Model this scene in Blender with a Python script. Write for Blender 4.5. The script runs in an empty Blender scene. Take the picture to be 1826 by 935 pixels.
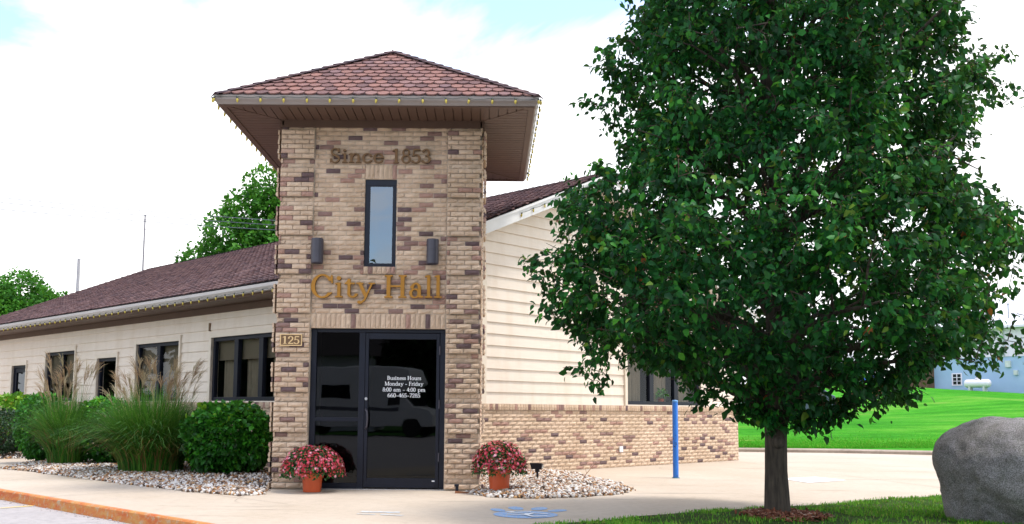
import bpy, bmesh, math, random
import numpy as np
from mathutils import Vector, Matrix, noise as mnoise

random.seed(7)
RNG = np.random.default_rng(11)
SC = bpy.context.scene
COL = SC.collection
PI = math.pi
S = 2 ** -0.5
R = math.radians

# ---------------------------------------------------------------- materials
def new_mat(name):
    m = bpy.data.materials.new(name)
    m.use_nodes = True
    nt = m.node_tree
    b = nt.nodes['Principled BSDF']
    return m, nt, b

def noise_node(nt, scale, detail=5, rough=.6, coord='Object', stretch=None):
    tc = nt.nodes.new('ShaderNodeTexCoord')
    n = nt.nodes.new('ShaderNodeTexNoise')
    n.inputs['Scale'].default_value = scale
    n.inputs['Detail'].default_value = detail
    n.inputs['Roughness'].default_value = rough
    src = tc.outputs[coord]
    if stretch:
        mp = nt.nodes.new('ShaderNodeMapping')
        mp.inputs['Scale'].default_value = stretch
        nt.links.new(src, mp.inputs['Vector'])
        src = mp.outputs['Vector']
    nt.links.new(src, n.inputs['Vector'])
    return n

def ramp(nt, src, stops, interp='LINEAR'):
    r = nt.nodes.new('ShaderNodeValToRGB')
    r.color_ramp.interpolation = interp
    e = r.color_ramp.elements
    while len(e) < len(stops):
        e.new(.5)
    for k, (p, c) in enumerate(stops):
        e[k].position = p
        e[k].color = (*c, 1) if len(c) == 3 else c
    nt.links.new(src, r.inputs['Fac'])
    return r

def mixc(nt, a, b, fac, mode='MIX'):
    m = nt.nodes.new('ShaderNodeMix')
    m.data_type = 'RGBA'
    m.blend_type = mode
    for sock, v in ((m.inputs[6], a), (m.inputs[7], b), (m.inputs[0], fac)):
        if hasattr(v, 'is_linked') or hasattr(v, 'links'):
            nt.links.new(v, sock)
        elif isinstance(v, (int, float)):
            sock.default_value = v
        else:
            sock.default_value = (*v, 1)
    return m.outputs[2]

def bump(nt, b, src, strength, dist=.01):
    n = nt.nodes.new('ShaderNodeBump')
    n.inputs['Strength'].default_value = strength
    n.inputs['Distance'].default_value = dist
    nt.links.new(src, n.inputs['Height'])
    nt.links.new(n.outputs['Normal'], b.inputs['Normal'])

def vary(c, k):
    return tuple(min(1, x * k) for x in c)

def simple(name, c, rough=.6, var=.15, scale=6, bmp=0, bscale=None, metal=0, spec=.5, stretch=None):
    m, nt, b = new_mat(name)
    n = noise_node(nt, scale, stretch=stretch)
    r = ramp(nt, n.outputs['Fac'], [(.3, vary(c, 1 - var)), (.7, vary(c, 1 + var))])
    nt.links.new(r.outputs['Color'], b.inputs['Base Color'])
    b.inputs['Roughness'].default_value = rough
    b.inputs['Metallic'].default_value = metal
    b.inputs['Specular IOR Level'].default_value = spec
    if bmp:
        n2 = noise_node(nt, bscale or scale * 4, 4, stretch=stretch)
        bump(nt, b, n2.outputs['Fac'], bmp)
    return m

def toned(name, stops, rough=.8, nscale=20, namt=.25, bmp=.0, bscale=60, spec=.3, transl=0, stretch=None, interp='LINEAR'):
    """colour picked per face by the 'tone' attribute (each brick, tab, leaf, stone has its own)"""
    m, nt, b = new_mat(name)
    at = nt.nodes.new('ShaderNodeAttribute')
    at.attribute_name = 'tone'
    r = ramp(nt, at.outputs['Fac'], stops, interp)
    n = noise_node(nt, nscale, 4, stretch=stretch)
    r2 = ramp(nt, n.outputs['Fac'], [(.3, (1 - namt,) * 3), (.7, (1 + 0 * namt,) * 3)])
    c = mixc(nt, r.outputs['Color'], r2.outputs['Color'], 1.0, 'MULTIPLY')
    nt.links.new(c, b.inputs['Base Color'])
    b.inputs['Roughness'].default_value = rough
    b.inputs['Specular IOR Level'].default_value = spec
    if bmp:
        n2 = noise_node(nt, bscale, 4)
        bump(nt, b, n2.outputs['Fac'], bmp)
    if transl:
        tr = nt.nodes.new('ShaderNodeBsdfTranslucent')
        g = mixc(nt, c, (.55, .9, .15), .35, 'MIX')
        g2 = mixc(nt, g, c, .6, 'MIX')
        nt.links.new(g2, tr.inputs['Color'])
        mx = nt.nodes.new('ShaderNodeMixShader')
        mx.inputs[0].default_value = transl
        nt.links.new(b.outputs[0], mx.inputs[1])
        nt.links.new(tr.outputs[0], mx.inputs[2])
        nt.links.new(mx.outputs[0], nt.nodes['Material Output'].inputs['Surface'])
    return m

def glass_mat(name, refl_min=.04, refl_max=.9, tint=(.75, .8, .8), power=5.0, wobble=.02):
    m = bpy.data.materials.new(name)
    m.use_nodes = True
    nt = m.node_tree
    nt.nodes.remove(nt.nodes['Principled BSDF'])
    t = nt.nodes.new('ShaderNodeBsdfTransparent'); t.inputs[0].default_value = (*tint, 1)
    g = nt.nodes.new('ShaderNodeBsdfGlossy'); g.inputs['Roughness'].default_value = .01
    g.inputs['Color'].default_value = (.9, .95, 1, 1)
    lw = nt.nodes.new('ShaderNodeLayerWeight'); lw.inputs['Blend'].default_value = .5
    pw = nt.nodes.new('ShaderNodeMath'); pw.operation = 'POWER'; pw.inputs[1].default_value = power
    nt.links.new(lw.outputs['Facing'], pw.inputs[0])
    mr = nt.nodes.new('ShaderNodeMapRange')
    mr.inputs['To Min'].default_value = refl_min; mr.inputs['To Max'].default_value = refl_max
    nt.links.new(pw.outputs[0], mr.inputs['Value'])
    n = noise_node(nt, 1.6, 2)
    bp = nt.nodes.new('ShaderNodeBump'); bp.inputs['Strength'].default_value = wobble; bp.inputs['Distance'].default_value = .05
    nt.links.new(n.outputs['Fac'], bp.inputs['Height']); nt.links.new(bp.outputs['Normal'], g.inputs['Normal'])
    mx = nt.nodes.new('ShaderNodeMixShader')
    nt.links.new(mr.outputs[0], mx.inputs[0]); nt.links.new(t.outputs[0], mx.inputs[1]); nt.links.new(g.outputs[0], mx.inputs[2])
    nt.links.new(mx.outputs[0], nt.nodes['Material Output'].inputs['Surface'])
    return m

TAN = (.50, .335, .215)
M = {}
M['brick'] = toned('brick', [(0, (.63, .46, .33)), (.35, (.69, .515, .375)), (.62, (.55, .37, .28)),
                             (.63, (.44, .265, .21)), (.75, (.29, .18, .155)), (.9, (.16, .105, .105)), (1, (.11, .078, .082))],
                   rough=.9, nscale=14, namt=.18, bmp=.45, bscale=90, interp='CONSTANT')
def weather(m, scale, lo, stretch, col=(1, 1, 1)):
    nt = m.node_tree; b = nt.nodes['Principled BSDF']; ln = b.inputs['Base Color'].links[0]; src = ln.from_socket
    n = noise_node(nt, scale, 6, .65, stretch=stretch)
    r = ramp(nt, n.outputs['Fac'], [(.28, tuple(lo * c for c in col)), (.55, (1, 1, 1))])
    nt.links.new(mixc(nt, src, r.outputs['Color'], 1, 'MULTIPLY'), b.inputs['Base Color'])
weather(M['brick'], 1.3, .80, (1.6, 1.6, .6), (1, .97, .9))
M['mortar'] = simple('mortar', (.50, .41, .32), .95, .12, 8, .3, 60)
M['siding'] = simple('cream_siding', (.75, .645, .54), .55, .04, 3, .12, 30, stretch=(1, 1, 12))
weather(M['siding'], 1.6, .92, (2.2, 2.2, .45), (1, .97, .92))
M['trim'] = simple('cream_trim', (.72, .62, .50), .5, .04, 4)
M['fascia'] = simple('white_fascia', (.72, .70, .68), .45, .05, 4)
M['gutter'] = simple('taupe_gutter', (.26, .215, .19), .35, .06, 3)
M['pale_gutter'] = simple('pale_gutter', (.50, .46, .44), .35, .06, 3)
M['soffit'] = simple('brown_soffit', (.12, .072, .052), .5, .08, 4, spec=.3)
M['black'] = simple('black_aluminium', (.006, .008, .018), .38, .2, 5, spec=.3)
M['bronze'] = simple('dark_bronze', (.05, .045, .06), .4, .15, 8)
M['gold'] = simple('gold_bronze', (.40, .185, .028), .5, .12, 12, spec=.2)
M['dullgold'] = simple('weathered_bronze', (.19, .105, .048), .55, .15, 12, spec=.2)
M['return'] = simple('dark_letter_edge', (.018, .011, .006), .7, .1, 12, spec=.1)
M['plaque'] = simple('plaque_brown', (.16, .085, .035), .5, .15, 10)
M['brass'] = simple('pale_brass', (.75, .52, .25), .4, .1, 10)
M['vinyl'] = simple('white_vinyl', (.85, .86, .88), .5, .02, 5)
M['shingle'] = toned('shingle', [(0, (.16, .09, .09)), (.3, (.25, .13, .115)), (.6, (.31, .155, .13)), (.8, (.21, .125, .13)), (1, (.33, .18, .155))],
                     rough=.95, nscale=60, namt=.35, bmp=.4, bscale=160)
M['shingle_purple'] = toned('shingle_purple', [(0, (.11, .066, .068)), (.3, (.18, .10, .098)), (.55, (.225, .128, .12)), (.8, (.155, .095, .102)), (1, (.28, .165, .15))], rough=.95, nscale=60, namt=.35, bmp=.4, bscale=160)
M['shingle_cap'] = toned('shingle_cap', [(0, (.06, .04, .05)), (1, (.13, .075, .075))], rough=.95, nscale=60, namt=.3)
M['felt'] = simple('roof_felt', (.035, .025, .028), .95, .2, 9)
M['glass_door'] = glass_mat('dark_door_glass', .026, .9, (.16, .17, .19), wobble=.012)
M['glass'] = glass_mat('window_glass', .03, .6, (.80, .82, .80))
M['glass_sky'] = glass_mat('coated_window_glass', .19, .9, (.25, .3, .35), wobble=.03)
M['room'] = simple('dark_room', (.03, .026, .022), .9, .1, 3)
M['curtain'] = simple('tan_curtain', (.27, .215, .15), .9, .1, 8)
M['blind'] = simple('roller_blind', (.15, .115, .075), .8, .06, 4)
M['steel'] = simple('steel', (.55, .55, .56), .3, .05, 5, metal=.9)
M['wire'] = simple('dark_green_wire', (.015, .03, .02), .5, .1, 5)
M['bulb'] = simple('yellow_bulb', (.55, .43, .07), .25, .08, 20)
M['pipe'] = simple('pale_downspout', (.60, .58, .57), .4, .04, 4)

# ---------------------------------------------------------------- mesh helpers
class Frame:
    """a wall frame: a runs along the wall, b out of it, z up"""
    def __init__(s, o, ux, n):
        s.o = Vector(o); s.u = Vector(ux); s.n = Vector(n); s.w = Vector((0, 0, 1))
    def p(s, a, b, z):
        return s.o + s.u * a + s.n * b + s.w * z
WORLD = Frame((0, 0, 0), (1, 0, 0), (0, 1, 0))

class MB:
    def __init__(s):
        s.v = []; s.f = []; s.m = []; s.t = []
    def add(s, vs, fs, mi=0, tone=.5):
        k = len(s.v)
        s.v.extend([tuple(v) for v in vs])
        for f in fs:
            s.f.append([i + k for i in f]); s.m.append(mi); s.t.append(tone)
    def box(s, fr, a0, a1, b0, b1, z0, z1, mi=0, tone=.5):
        vs = [fr.p(a, b, z) for z in (z0, z1) for b in (b0, b1) for a in (a0, a1)]
        s.add(vs, [(0, 1, 3, 2), (4, 6, 7, 5), (0, 4, 5, 1), (1, 5, 7, 3), (3, 7, 6, 2), (2, 6, 4, 0)], mi, tone)
    def hexa(s, vs, mi=0, tone=.5):
        s.add(vs, [(0, 1, 3, 2), (4, 6, 7, 5), (0, 4, 5, 1), (1, 5, 7, 3), (3, 7, 6, 2), (2, 6, 4, 0)], mi, tone)
    def poly(s, pts, mi=0, tone=.5):
        s.add(pts, [tuple(range(len(pts)))], mi, tone)
    def prism(s, pts, d, mi=0, tone=.5):
        """extrude polygon pts by vector d"""
        n = len(pts); d = Vector(d)
        vs = [Vector(p) for p in pts] + [Vector(p) + d for p in pts]
        s.add(vs, [tuple(range(n))[::-1], tuple(range(n, 2 * n))] + [(i, (i + 1) % n, n + (i + 1) % n, n + i) for i in range(n)], mi, tone)
    def tube(s, pts, rad, n=8, mi=0, cap=True, tone=.5):
        pts = [Vector(p) for p in pts]
        if not hasattr(rad, '__len__'): rad = [rad] * len(pts)
        k = len(s.v); ref = None
        for i, p in enumerate(pts):
            d = (pts[min(i + 1, len(pts) - 1)] - pts[max(i - 1, 0)]).normalized()
            if ref is None:
                ref = d.orthogonal().normalized()
            e1 = (ref - d * ref.dot(d)).normalized(); ref = e1
            e2 = d.cross(e1)
            for j in range(n):
                a = 2 * PI * j / n
                s.v.append(tuple(p + (e1 * math.cos(a) + e2 * math.sin(a)) * rad[i]))
        for i in range(len(pts) - 1):
            for j in range(n):
                s.f.append([k + i * n + j, k + i * n + (j + 1) % n, k + (i + 1) * n + (j + 1) % n, k + (i + 1) * n + j]); s.m.append(mi); s.t.append(tone)
        if cap:
            s.f.append([k + j for j in range(n)][::-1]); s.m.append(mi); s.t.append(tone)
            s.f.append([k + (len(pts) - 1) * n + j for j in range(n)]); s.m.append(mi); s.t.append(tone)
    def lathe(s, c, prof, n=24, mi=0, tone=.5):
        k = len(s.v); c = Vector(c)
        for r, z in prof:
            for j in range(n):
                a = 2 * PI * j / n
                s.v.append(tuple(c + Vector((r * math.cos(a), r * math.sin(a), z))))
        for i in range(len(prof) - 1):
            for j in range(n):
                s.f.append([k + i * n + j, k + i * n + (j + 1) % n, k + (i + 1) * n + (j + 1) % n, k + (i + 1) * n + j]); s.m.append(mi); s.t.append(tone)
    def build(s, name, mats, parent=None, smooth=False, recalc=True, bevel=0):
        me = bpy.data.meshes.new(name)
        off = Vector(parent['_w']) if parent is not None and '_w' in parent else Vector((0, 0, 0))
        me.from_pydata([(x - off.x, y - off.y, z - off.z) for x, y, z in s.v], [], s.f)
        if not isinstance(mats, (list, tuple)): mats = [mats]
        for m in mats: me.materials.append(m)
        me.polygons.foreach_set('material_index', s.m)
        at = me.attributes.new('tone', 'FLOAT', 'FACE'); at.data.foreach_set('value', s.t)
        if recalc:
            bm = bmesh.new(); bm.from_mesh(me)
            bmesh.ops.recalc_face_normals(bm, faces=bm.faces[:])
            bm.to_mesh(me); bm.free()
        if smooth:
            me.polygons.foreach_set('use_smooth', [True] * len(me.polygons))
        me.update()
        o = link(name, me, parent)
        if bevel:
            md = o.modifiers.new('bevel', 'BEVEL'); md.width = bevel; md.segments = 2; md.limit_method = 'ANGLE'
        return o

def link(name, me, parent=None):
    o = bpy.data.objects.new(name, me); COL.objects.link(o)
    if parent is not None:
        o.parent = parent
        o['_w'] = list(parent['_w']) if '_w' in parent else [0, 0, 0]
    else:
        o['_w'] = [0, 0, 0]
    return o

def tag(o, label=None, cat=None, group=None, kind=None):
    if label: o['label'] = label
    if cat: o['category'] = cat
    if group: o['group'] = group
    if kind: o['kind'] = kind
    return o

def thing(name, label, cat, loc=(0, 0, 0), group=None):
    o = bpy.data.objects.new(name, None); COL.objects.link(o)
    o.location = loc; o['_w'] = list(loc); o.empty_display_size = .2
    return tag(o, label, cat, group)

def np_mesh(name, V, Fs, mats, parent=None, tone=None, smooth=False, mi=None, off=None):
    """V (n,3); Fs (m,k) faces of one size"""
    me = bpy.data.meshes.new(name)
    V = np.asarray(V, np.float32)
    if parent is not None and '_w' in parent: V = V - np.array(parent['_w'], np.float32)
    me.vertices.add(len(V)); me.vertices.foreach_set('co', V.ravel())
    m, k = Fs.shape
    me.loops.add(m * k); me.loops.foreach_set('vertex_index', Fs.astype(np.int32).ravel())
    me.polygons.add(m); me.polygons.foreach_set('loop_start', np.arange(0, m * k, k, dtype=np.int32))
    for mm in (mats if isinstance(mats, (list, tuple)) else [mats]): me.materials.append(mm)
    if mi is not None: me.polygons.foreach_set('material_index', np.asarray(mi, np.int32))
    if smooth: me.polygons.foreach_set('use_smooth', np.ones(m, bool))
    me.update(calc_edges=True); me.validate()
    if tone is not None:
        at = me.attributes.new('tone', 'FLOAT', 'FACE'); at.data.foreach_set('value', np.asarray(tone, np.float32))
    return link(name, me, parent)

def scatter(tv, tf, P, Rm, sc):
    """copies of template (tv (k,3), tf (m,q)) at P (n,3) with Rm (n,3,3) and sc (n,) or (n,3)"""
    n, k = len(P), len(tv)
    sc = np.asarray(sc)
    if sc.ndim == 1: sc = np.repeat(sc[:, None], 3, 1)
    V = np.einsum('nij,nkj->nki', Rm, tv[None] * sc[:, None, :]) + P[:, None, :]
    Fs = tf[None] + (np.arange(n) * k)[:, None, None]
    return V.reshape(-1, 3), Fs.reshape(-1, tf.shape[1])

def basis(d, up):
    """rotation matrices with local y along d and local z near up"""
    d = d / np.linalg.norm(d, axis=1, keepdims=True)
    x = np.cross(d, up); x /= np.maximum(np.linalg.norm(x, axis=1, keepdims=True), 1e-6)
    z = np.cross(x, d)
    return np.stack([x, d, z], axis=2)

def unit_rand(n):
    v = RNG.normal(size=(n, 3)); return v / np.linalg.norm(v, axis=1, keepdims=True)

# leaf: pointed oval folded along its midrib and curved
LEAF_V = np.array([(0, 0, 0), (-.28, .3, .06), (.28, .3, .06), (0, .34, -.02), (-.2, .68, .02), (.2, .68, .02), (0, .68, -.07), (0, 1, -.2)], float)
LEAF_F = np.array([(0, 3, 1, 1), (0, 2, 3, 3), (1, 3, 6, 4), (3, 2, 5, 6), (4, 6, 7, 7), (6, 5, 7, 7)])
LEAF_T = np.array([(0, 3, 1), (0, 2, 3), (1, 3, 6), (1, 6, 4), (3, 2, 5), (3, 5, 6), (4, 6, 7), (6, 5, 7)])
LEAFLET_V = np.array([(0, 0, 0), (-.3, .45, .05), (.3, .45, .05), (0, 1, -.12)], float)
LEAFLET_T = np.array([(0, 2, 1), (1, 2, 3)])

# ---------------------------------------------------------------- camera
F_PX, PPX, PPY = 1723.33, 862.24, 555.22
YAW, PITCH, ROLL = -0.0050, 0.1012, 0.0085
CAM = Vector((1.5358, -13.4744, 1.1165))
def cam_axes():
    c, s = math.cos(YAW), math.sin(YAW)
    r = Vector((c, -s, 0)); f = Vector((s, c, 0)); u = Vector((0, 0, 1))
    c, s = math.cos(PITCH), math.sin(PITCH)
    z = f * c + u * s; v = u * c - f * s
    c, s = math.cos(ROLL), math.sin(ROLL)
    return r * c + v * s, v * c - r * s, z
cd = bpy.data.cameras.new('camera'); co = bpy.data.objects.new('camera', cd); COL.objects.link(co)
ax, ay, az = cam_axes(); CAX, CAY, CAZ = ax, ay, az
co.matrix_world = Matrix(((ax.x, ay.x, -az.x, CAM.x), (ax.y, ay.y, -az.y, CAM.y), (ax.z, ay.z, -az.z, CAM.z), (0, 0, 0, 1)))
cd.sensor_fit = 'HORIZONTAL'; cd.sensor_width = 36; cd.lens = F_PX / 1826 * 36
cd.shift_x = (913 - PPX) / 1826; cd.shift_y = (PPY - 467.5) / 1826
cd.clip_start = .1; cd.clip_end = 4000
SC.camera = co

# ---------------------------------------------------------------- frames of the building
W2 = 1.425
C = Vector((0, 1.729, 0)); U = Vector((S, S, 0)); V = Vector((-S, S, 0))
FT = Frame((0, 0, 0), (1, 0, 0), (0, -1, 0))
FTR = Frame((W2, 0, 0), (0, 1, 0), (1, 0, 0))
FTL = Frame((-W2, 0, 0), (0, 1, 0), (-1, 0, 0))
FL = Frame(C, V, -U)            # eave wall, left in the photo
FR = Frame(C, U, -V)            # gable wall, right in the photo
GU, GV = 10.28, 19.1            # gable width, building length
TC = 2.015                      # where the tower meets both walls
CAPZ, EAVEZ, RIDGEZ = 1.2156, 3.2545, 5.7335
OH = .727
SLOPE = (RIDGEZ - EAVEZ) / (GU / 2 + OH)
hall = thing('city_hall', 'tan brick corner entrance tower and long cream sided building with brown shingle roofs', 'building', (0, 1.4, 0))

# ---------------------------------------------------------------- bricks
CH, BL, JT = .069, .205, .008
def brick_tone():
    x = random.random()
    if x < .80: return random.uniform(0, .61)
    if x < .89: return random.uniform(.63, .73)
    if x < .95: return random.uniform(.75, .895)
    return random.uniform(.9, 1)
def one_brick(mb, fr, a0, a1, z0, z1, b, nx=4, nz=3, tone=None, bulge=.016):
    t = brick_tone() if tone is None else tone
    vs = []; g = {}
    for j in range(nz + 1):
        for i in range(nx + 1):
            edge = i in (0, nx) or j in (0, nz)
            d = b + .001 + random.uniform(-.001, .002) if edge else b + bulge * random.uniform(.55, 1.25)
            g[i, j] = len(vs)
            vs.append(fr.p(a0 + (a1 - a0) * i / nx + (0 if edge else random.uniform(-.006, .006)), d, z0 + (z1 - z0) * j / nz + (0 if edge else random.uniform(-.003, .003))))
    fs = [(g[i, j], g[i + 1, j], g[i + 1, j + 1], g[i, j + 1]) for i in range(nx) for j in range(nz)]
    ring = [g[i, 0] for i in range(nx + 1)] + [g[nx, j] for j in range(1, nz + 1)] + [g[i, nz] for i in range(nx - 1, -1, -1)] + [g[0, j] for j in range(nz - 1, 0, -1)]
    k = len(vs)
    corner = [g[0, 0], g[nx, 0], g[nx, nz], g[0, nz]]
    base = [fr.p(a, b - .022, z) for a, z in ((a0, z0), (a1, z0), (a1, z1), (a0, z1))]
    vs += base
    sides = [[g[i, 0] for i in range(nx + 1)], [g[nx, j] for j in range(nz + 1)], [g[i, nz] for i in range(nx, -1, -1)], [g[0, j] for j in range(nz, -1, -1)]]
    for q, sd in enumerate(sides):
        fs.append(tuple(sd) + (k + (q + 1) % 4, k + q))
    mb.add(vs, fs, 0, t)

def brick_rows(mb, fr, a0, a1, z0, rows, prouds, opens=(), phase=0, nx=4, nz=3, ch=CH, bl=BL):
    for k in range(rows):
        za, zb = z0 + k * ch + JT / 2, z0 + (k + 1) * ch - JT / 2
        cuts = []
        for (oa, ob, oz0, oz1) in opens:
            if oz1 > za and oz0 < zb: cuts.append((oa, ob, oz0, oz1))
        iv = [(a0, a1, za, zb)]
        for (oa, ob, oz0, oz1) in cuts:
            nw = []
            for (x, y, p, q) in iv:
                if ob <= x or oa >= y: nw.append((x, y, p, q)); continue
                if oa > x: nw.append((x, oa, p, q))
                if ob < y: nw.append((ob, y, p, q))
                x2, y2 = max(x, oa), min(y, ob)
                if oz0 - p > .015: nw.append((x2, y2, p, oz0))
                if q - oz1 > .015: nw.append((x2, y2, oz1, q))
            iv = nw
        off = (phase + (k % 2) * bl / 2 + random.uniform(-.004, .004))
        for (x, y, p, q) in iv:
            s = math.floor((x - off) / bl) * bl + off
            while s < y - 1e-6:
                e = s + bl
                l, r = max(s, x), min(e, y)
                if r - l > .03:
                    one_brick(mb, fr, l + JT / 2 * (l > x + 1e-6), r - JT / 2 * (r < y - 1e-6), p, q, prouds(k), nx, nz)
                s = e

Z0 = .022
TROWS = 75
quoin = lambda k: .0 if k % 8 in (1, 2) else .055
DOOR = (-.95, .94, -1, 2.23)
WIN = (-.226, .222, 3.104, 4.356)
mb = MB()
brick_rows(mb, FT, -W2, -.955, Z0, TROWS, quoin)
brick_rows(mb, FT, .945, W2, Z0, TROWS, quoin, phase=.07)
brick_rows(mb, FT, -.945, .935, Z0, TROWS, lambda k: 0.0, [(-2, 2, -1, 2.437), (WIN[0], WIN[1], 2.995, 4.57)], phase=.03)
# soldier courses over the door and window, rowlock sill
n = 27
for i in range(n):
    w = 1.88 / n
    one_brick(mb, FT, -.945 + i * w + .004, -.945 + (i + 1) * w - .004, 2.232, 2.432, 0.004, 2, 4)
n = 7
for i in range(n):
    w = (WIN[1] - WIN[0]) / n
    one_brick(mb, FT, WIN[0] + i * w + .003, WIN[0] + (i + 1) * w - .003, 4.36, 4.565, .002, 2, 4)
    one_brick(mb, FT, WIN[0] + i * w + .003, WIN[0] + (i + 1) * w - .003, 3.0, 3.098, .03, 2, 3)
for fr in (FTR, FTL):
    brick_rows(mb, fr, -.03, .46, Z0, TROWS, quoin, phase=.1, nx=3, nz=2)
    brick_rows(mb, fr, .47, 2.85, Z0, TROWS, lambda k: 0.0, phase=.0, nx=3, nz=2)
tower_brick = mb.build('tower_brickwork', M['brick'], hall, recalc=False)
# mortar core of the tower with real openings
mb = MB()
b0, b1 = -.2, -.006
for (a, b, z, y) in ((-W2 + .006, DOOR[0], 0, 5.2), (DOOR[1], W2 - .006, 0, 5.2), (DOOR[0], WIN[0], DOOR[3], 5.2), (WIN[1], DOOR[1], DOOR[3], 5.2),
                     (WIN[0], WIN[1], DOOR[3], WIN[2]), (WIN[0], WIN[1], WIN[3], 5.2)):
    mb.box(FT, a, b, b0, b1, z, y)
for fr in (FTR, FTL):
    mb.box(fr, .2, 3.1, -.2, -.006, 0, 5.2)
mb.box(WORLD, -W2 + .2, W2 - .2, 2.65, 2.844, 3.4, 5.2)
mb.build('tower_core', M['mortar'], hall)
# dark lobby behind the entrance glass
mb = MB()
mb.box(WORLD, -1.22, 1.22, .25, 2.6, 2.75, 2.85); mb.box(WORLD, -1.22, 1.22, 2.5, 2.6, 0.01, 2.75)
mb.box(WORLD, -1.22, 1.22, .6, .7, 2.86, 5.1)
mb.build('lobby_interior', M['room'], hall)
mb = MB()
mb.box(FT, -1.45, 1.45, -.02, .03, 5.1, 5.22); mb.box(FTR, 0, 2.85, -.02, .03, 5.1, 5.22); mb.box(FTL, 0, 2.85, -.02, .03, 5.1, 5.22)
mb.build('tower_shade_band', M['soffit'], hall)  # dark brown band standing in for shade on the top brick courses

# ---------------------------------------------------------------- shingle slopes
def shingle_slope(mb, A, ea, up, length, lo, hi, expo=.2, tab=.18, cut=.35, mi=0):
    """A: eave point, ea: unit along the eave, up: unit up the slope, lo(s)/hi(s): limits along the eave at slope distance s"""
    A = Vector(A); ea = Vector(ea); up = Vector(up); nrm = ea.cross(up)
    if nrm.z < 0: nrm = -nrm
    rows = int(math.ceil(length / expo))
    for k in range(rows):
        s0 = k * expo; s1 = min(length, s0 + expo * 1.25)
        l0, h0 = lo(s0), hi(s0); l1, h1 = lo(s1), hi(s1)
        off = (k % 2) * tab / 2
        i = math.floor((min(l0, l1) - off) / tab)
        while i * tab + off < max(h0, h1):
            x0 = i * tab + off; x1 = x0 + tab; i += 1
            g = .004
            lift = .026 + random.uniform(-.004, .004)
            c = tab * cut * random.uniform(.8, 1.2)
            d = expo * .30 * (cut > 0)
            raw = [(x0 + g, s0 + d), (x0 + c, s0), (x1 - c, s0), (x1 - g, s0 + d), (x1 - g, s1), (x0 + g, s1)]
            pts = []
            for (x, s) in raw:
                L_, H_ = lo(s), hi(s)
                pts.append((min(max(x, L_), H_), s))
            if max(p[0] for p in pts) - min(p[0] for p in pts) < .01: continue
            top = [A + ea * x + up * s + nrm * (lift if s < s0 + expo * .5 else .004) for x, s in pts]
            bot = [p - nrm * .020 for p in top]
            m = len(top)
            t = random.random()
            mb.add(top + bot, [tuple(range(m)), (0, 1, m + 1, m), (1, 2, m + 2, m + 1), (2, 3, m + 3, m + 2)], mi, t)

# tower roof
TO = W2 + .767; TCY = 1.425; ZE = 5.325; ZA = 6.75
mb = MB()
sl = math.hypot(TO, ZA - ZE)
for (ea, inn) in (((1, 0, 0), (0, 1, 0)), ((0, 1, 0), (-1, 0, 0)), ((-1, 0, 0), (0, -1, 0)), ((0, -1, 0), (1, 0, 0))):
    ea = Vector(ea); inn = Vector(inn)
    up = (inn * TO + Vector((0, 0, ZA - ZE))).normalized()
    A = Vector((0, TCY, ZE)) - inn * TO
    lim = lambda s: TO * (1 - s / sl) + 1e-4
    shingle_slope(mb, A, ea, up, sl, lambda s: -lim(s), lambda s: lim(s), .20, .165)
    mb.poly([A - ea * TO, A + ea * TO, Vector((0, TCY, ZA))], 1)
tower_roof = mb.build('tower_roof', [M['shingle'], M['felt']], hall, recalc=False)
mb = MB()
for sx, sy in ((-1, -1), (1, -1), (1, 1), (-1, 1)):
    p0 = Vector((sx * TO, TCY + sy * TO, ZE)); p1 = Vector((0, TCY, ZA + .02)); d = (p1 - p0)
    n = 16
    side = Vector((-sy, sx, 0)).normalized()
    for k in range(n):
        a = p0 + d * (k / n); b = p0 + d * ((k + 1.25) / n) if k < n - 1 else p1
        lift = Vector((0, 0, .042)); lift2 = Vector((0, 0, .022))
        w = .10
        q = [a - side * w - lift * .2 + Vector((0, 0, .01)), a + lift, a + side * w - lift * .2 + Vector((0, 0, .01)), b + side * w - lift * .35, b + lift2, b - side * w - lift * .35]
        drop = Vector((0, 0, -.02))
        mb.add(q + [v + drop for v in q[:3]], [(0, 1, 4, 5), (1, 2, 3, 4), (0, 6, 7, 1), (1, 7, 8, 2)], 0, random.random())
mb.build('hip_cap', M['shingle_cap'], hall, recalc=False)
mb = MB()   # K-style gutter round the tower: profile swept with mitred corners
prof = [(-.12, .0), (-.12, .115), (-.105, .115), (-.10, .02), (-.03, .02), (-.012, .06), (-.012, .11), (0.0, .118), (.008, .118), (.008, .06), (-.015, .03), (-.028, .0)]
GZ = 5.205
def ring_sweep(mb, prof, half, cy, z):
    k = len(prof); vs = []
    for sx, sy in ((-1, -1), (1, -1), (1, 1), (-1, 1)):
        for (r, h) in prof:
            vs.append((sx * (half + r), cy + sy * (half + r), z + h))
    fs = []
    for q in range(4):
        for i in range(k):
            j = (i + 1) % k; q2 = (q + 1) % 4
            fs.append((q * k + i, q2 * k + i, q2 * k + j, q * k + j))
    mb.add(vs, fs)
ring_sweep(mb, prof, TO, TCY, GZ)
mb.build('tower_gutter', M['gutter'], hall)
mb = MB()   # ribbed soffit panels, mitred at the corners
IN, OUT = W2 + .03, TO - .1
pw = .125
zs = 5.205
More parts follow.
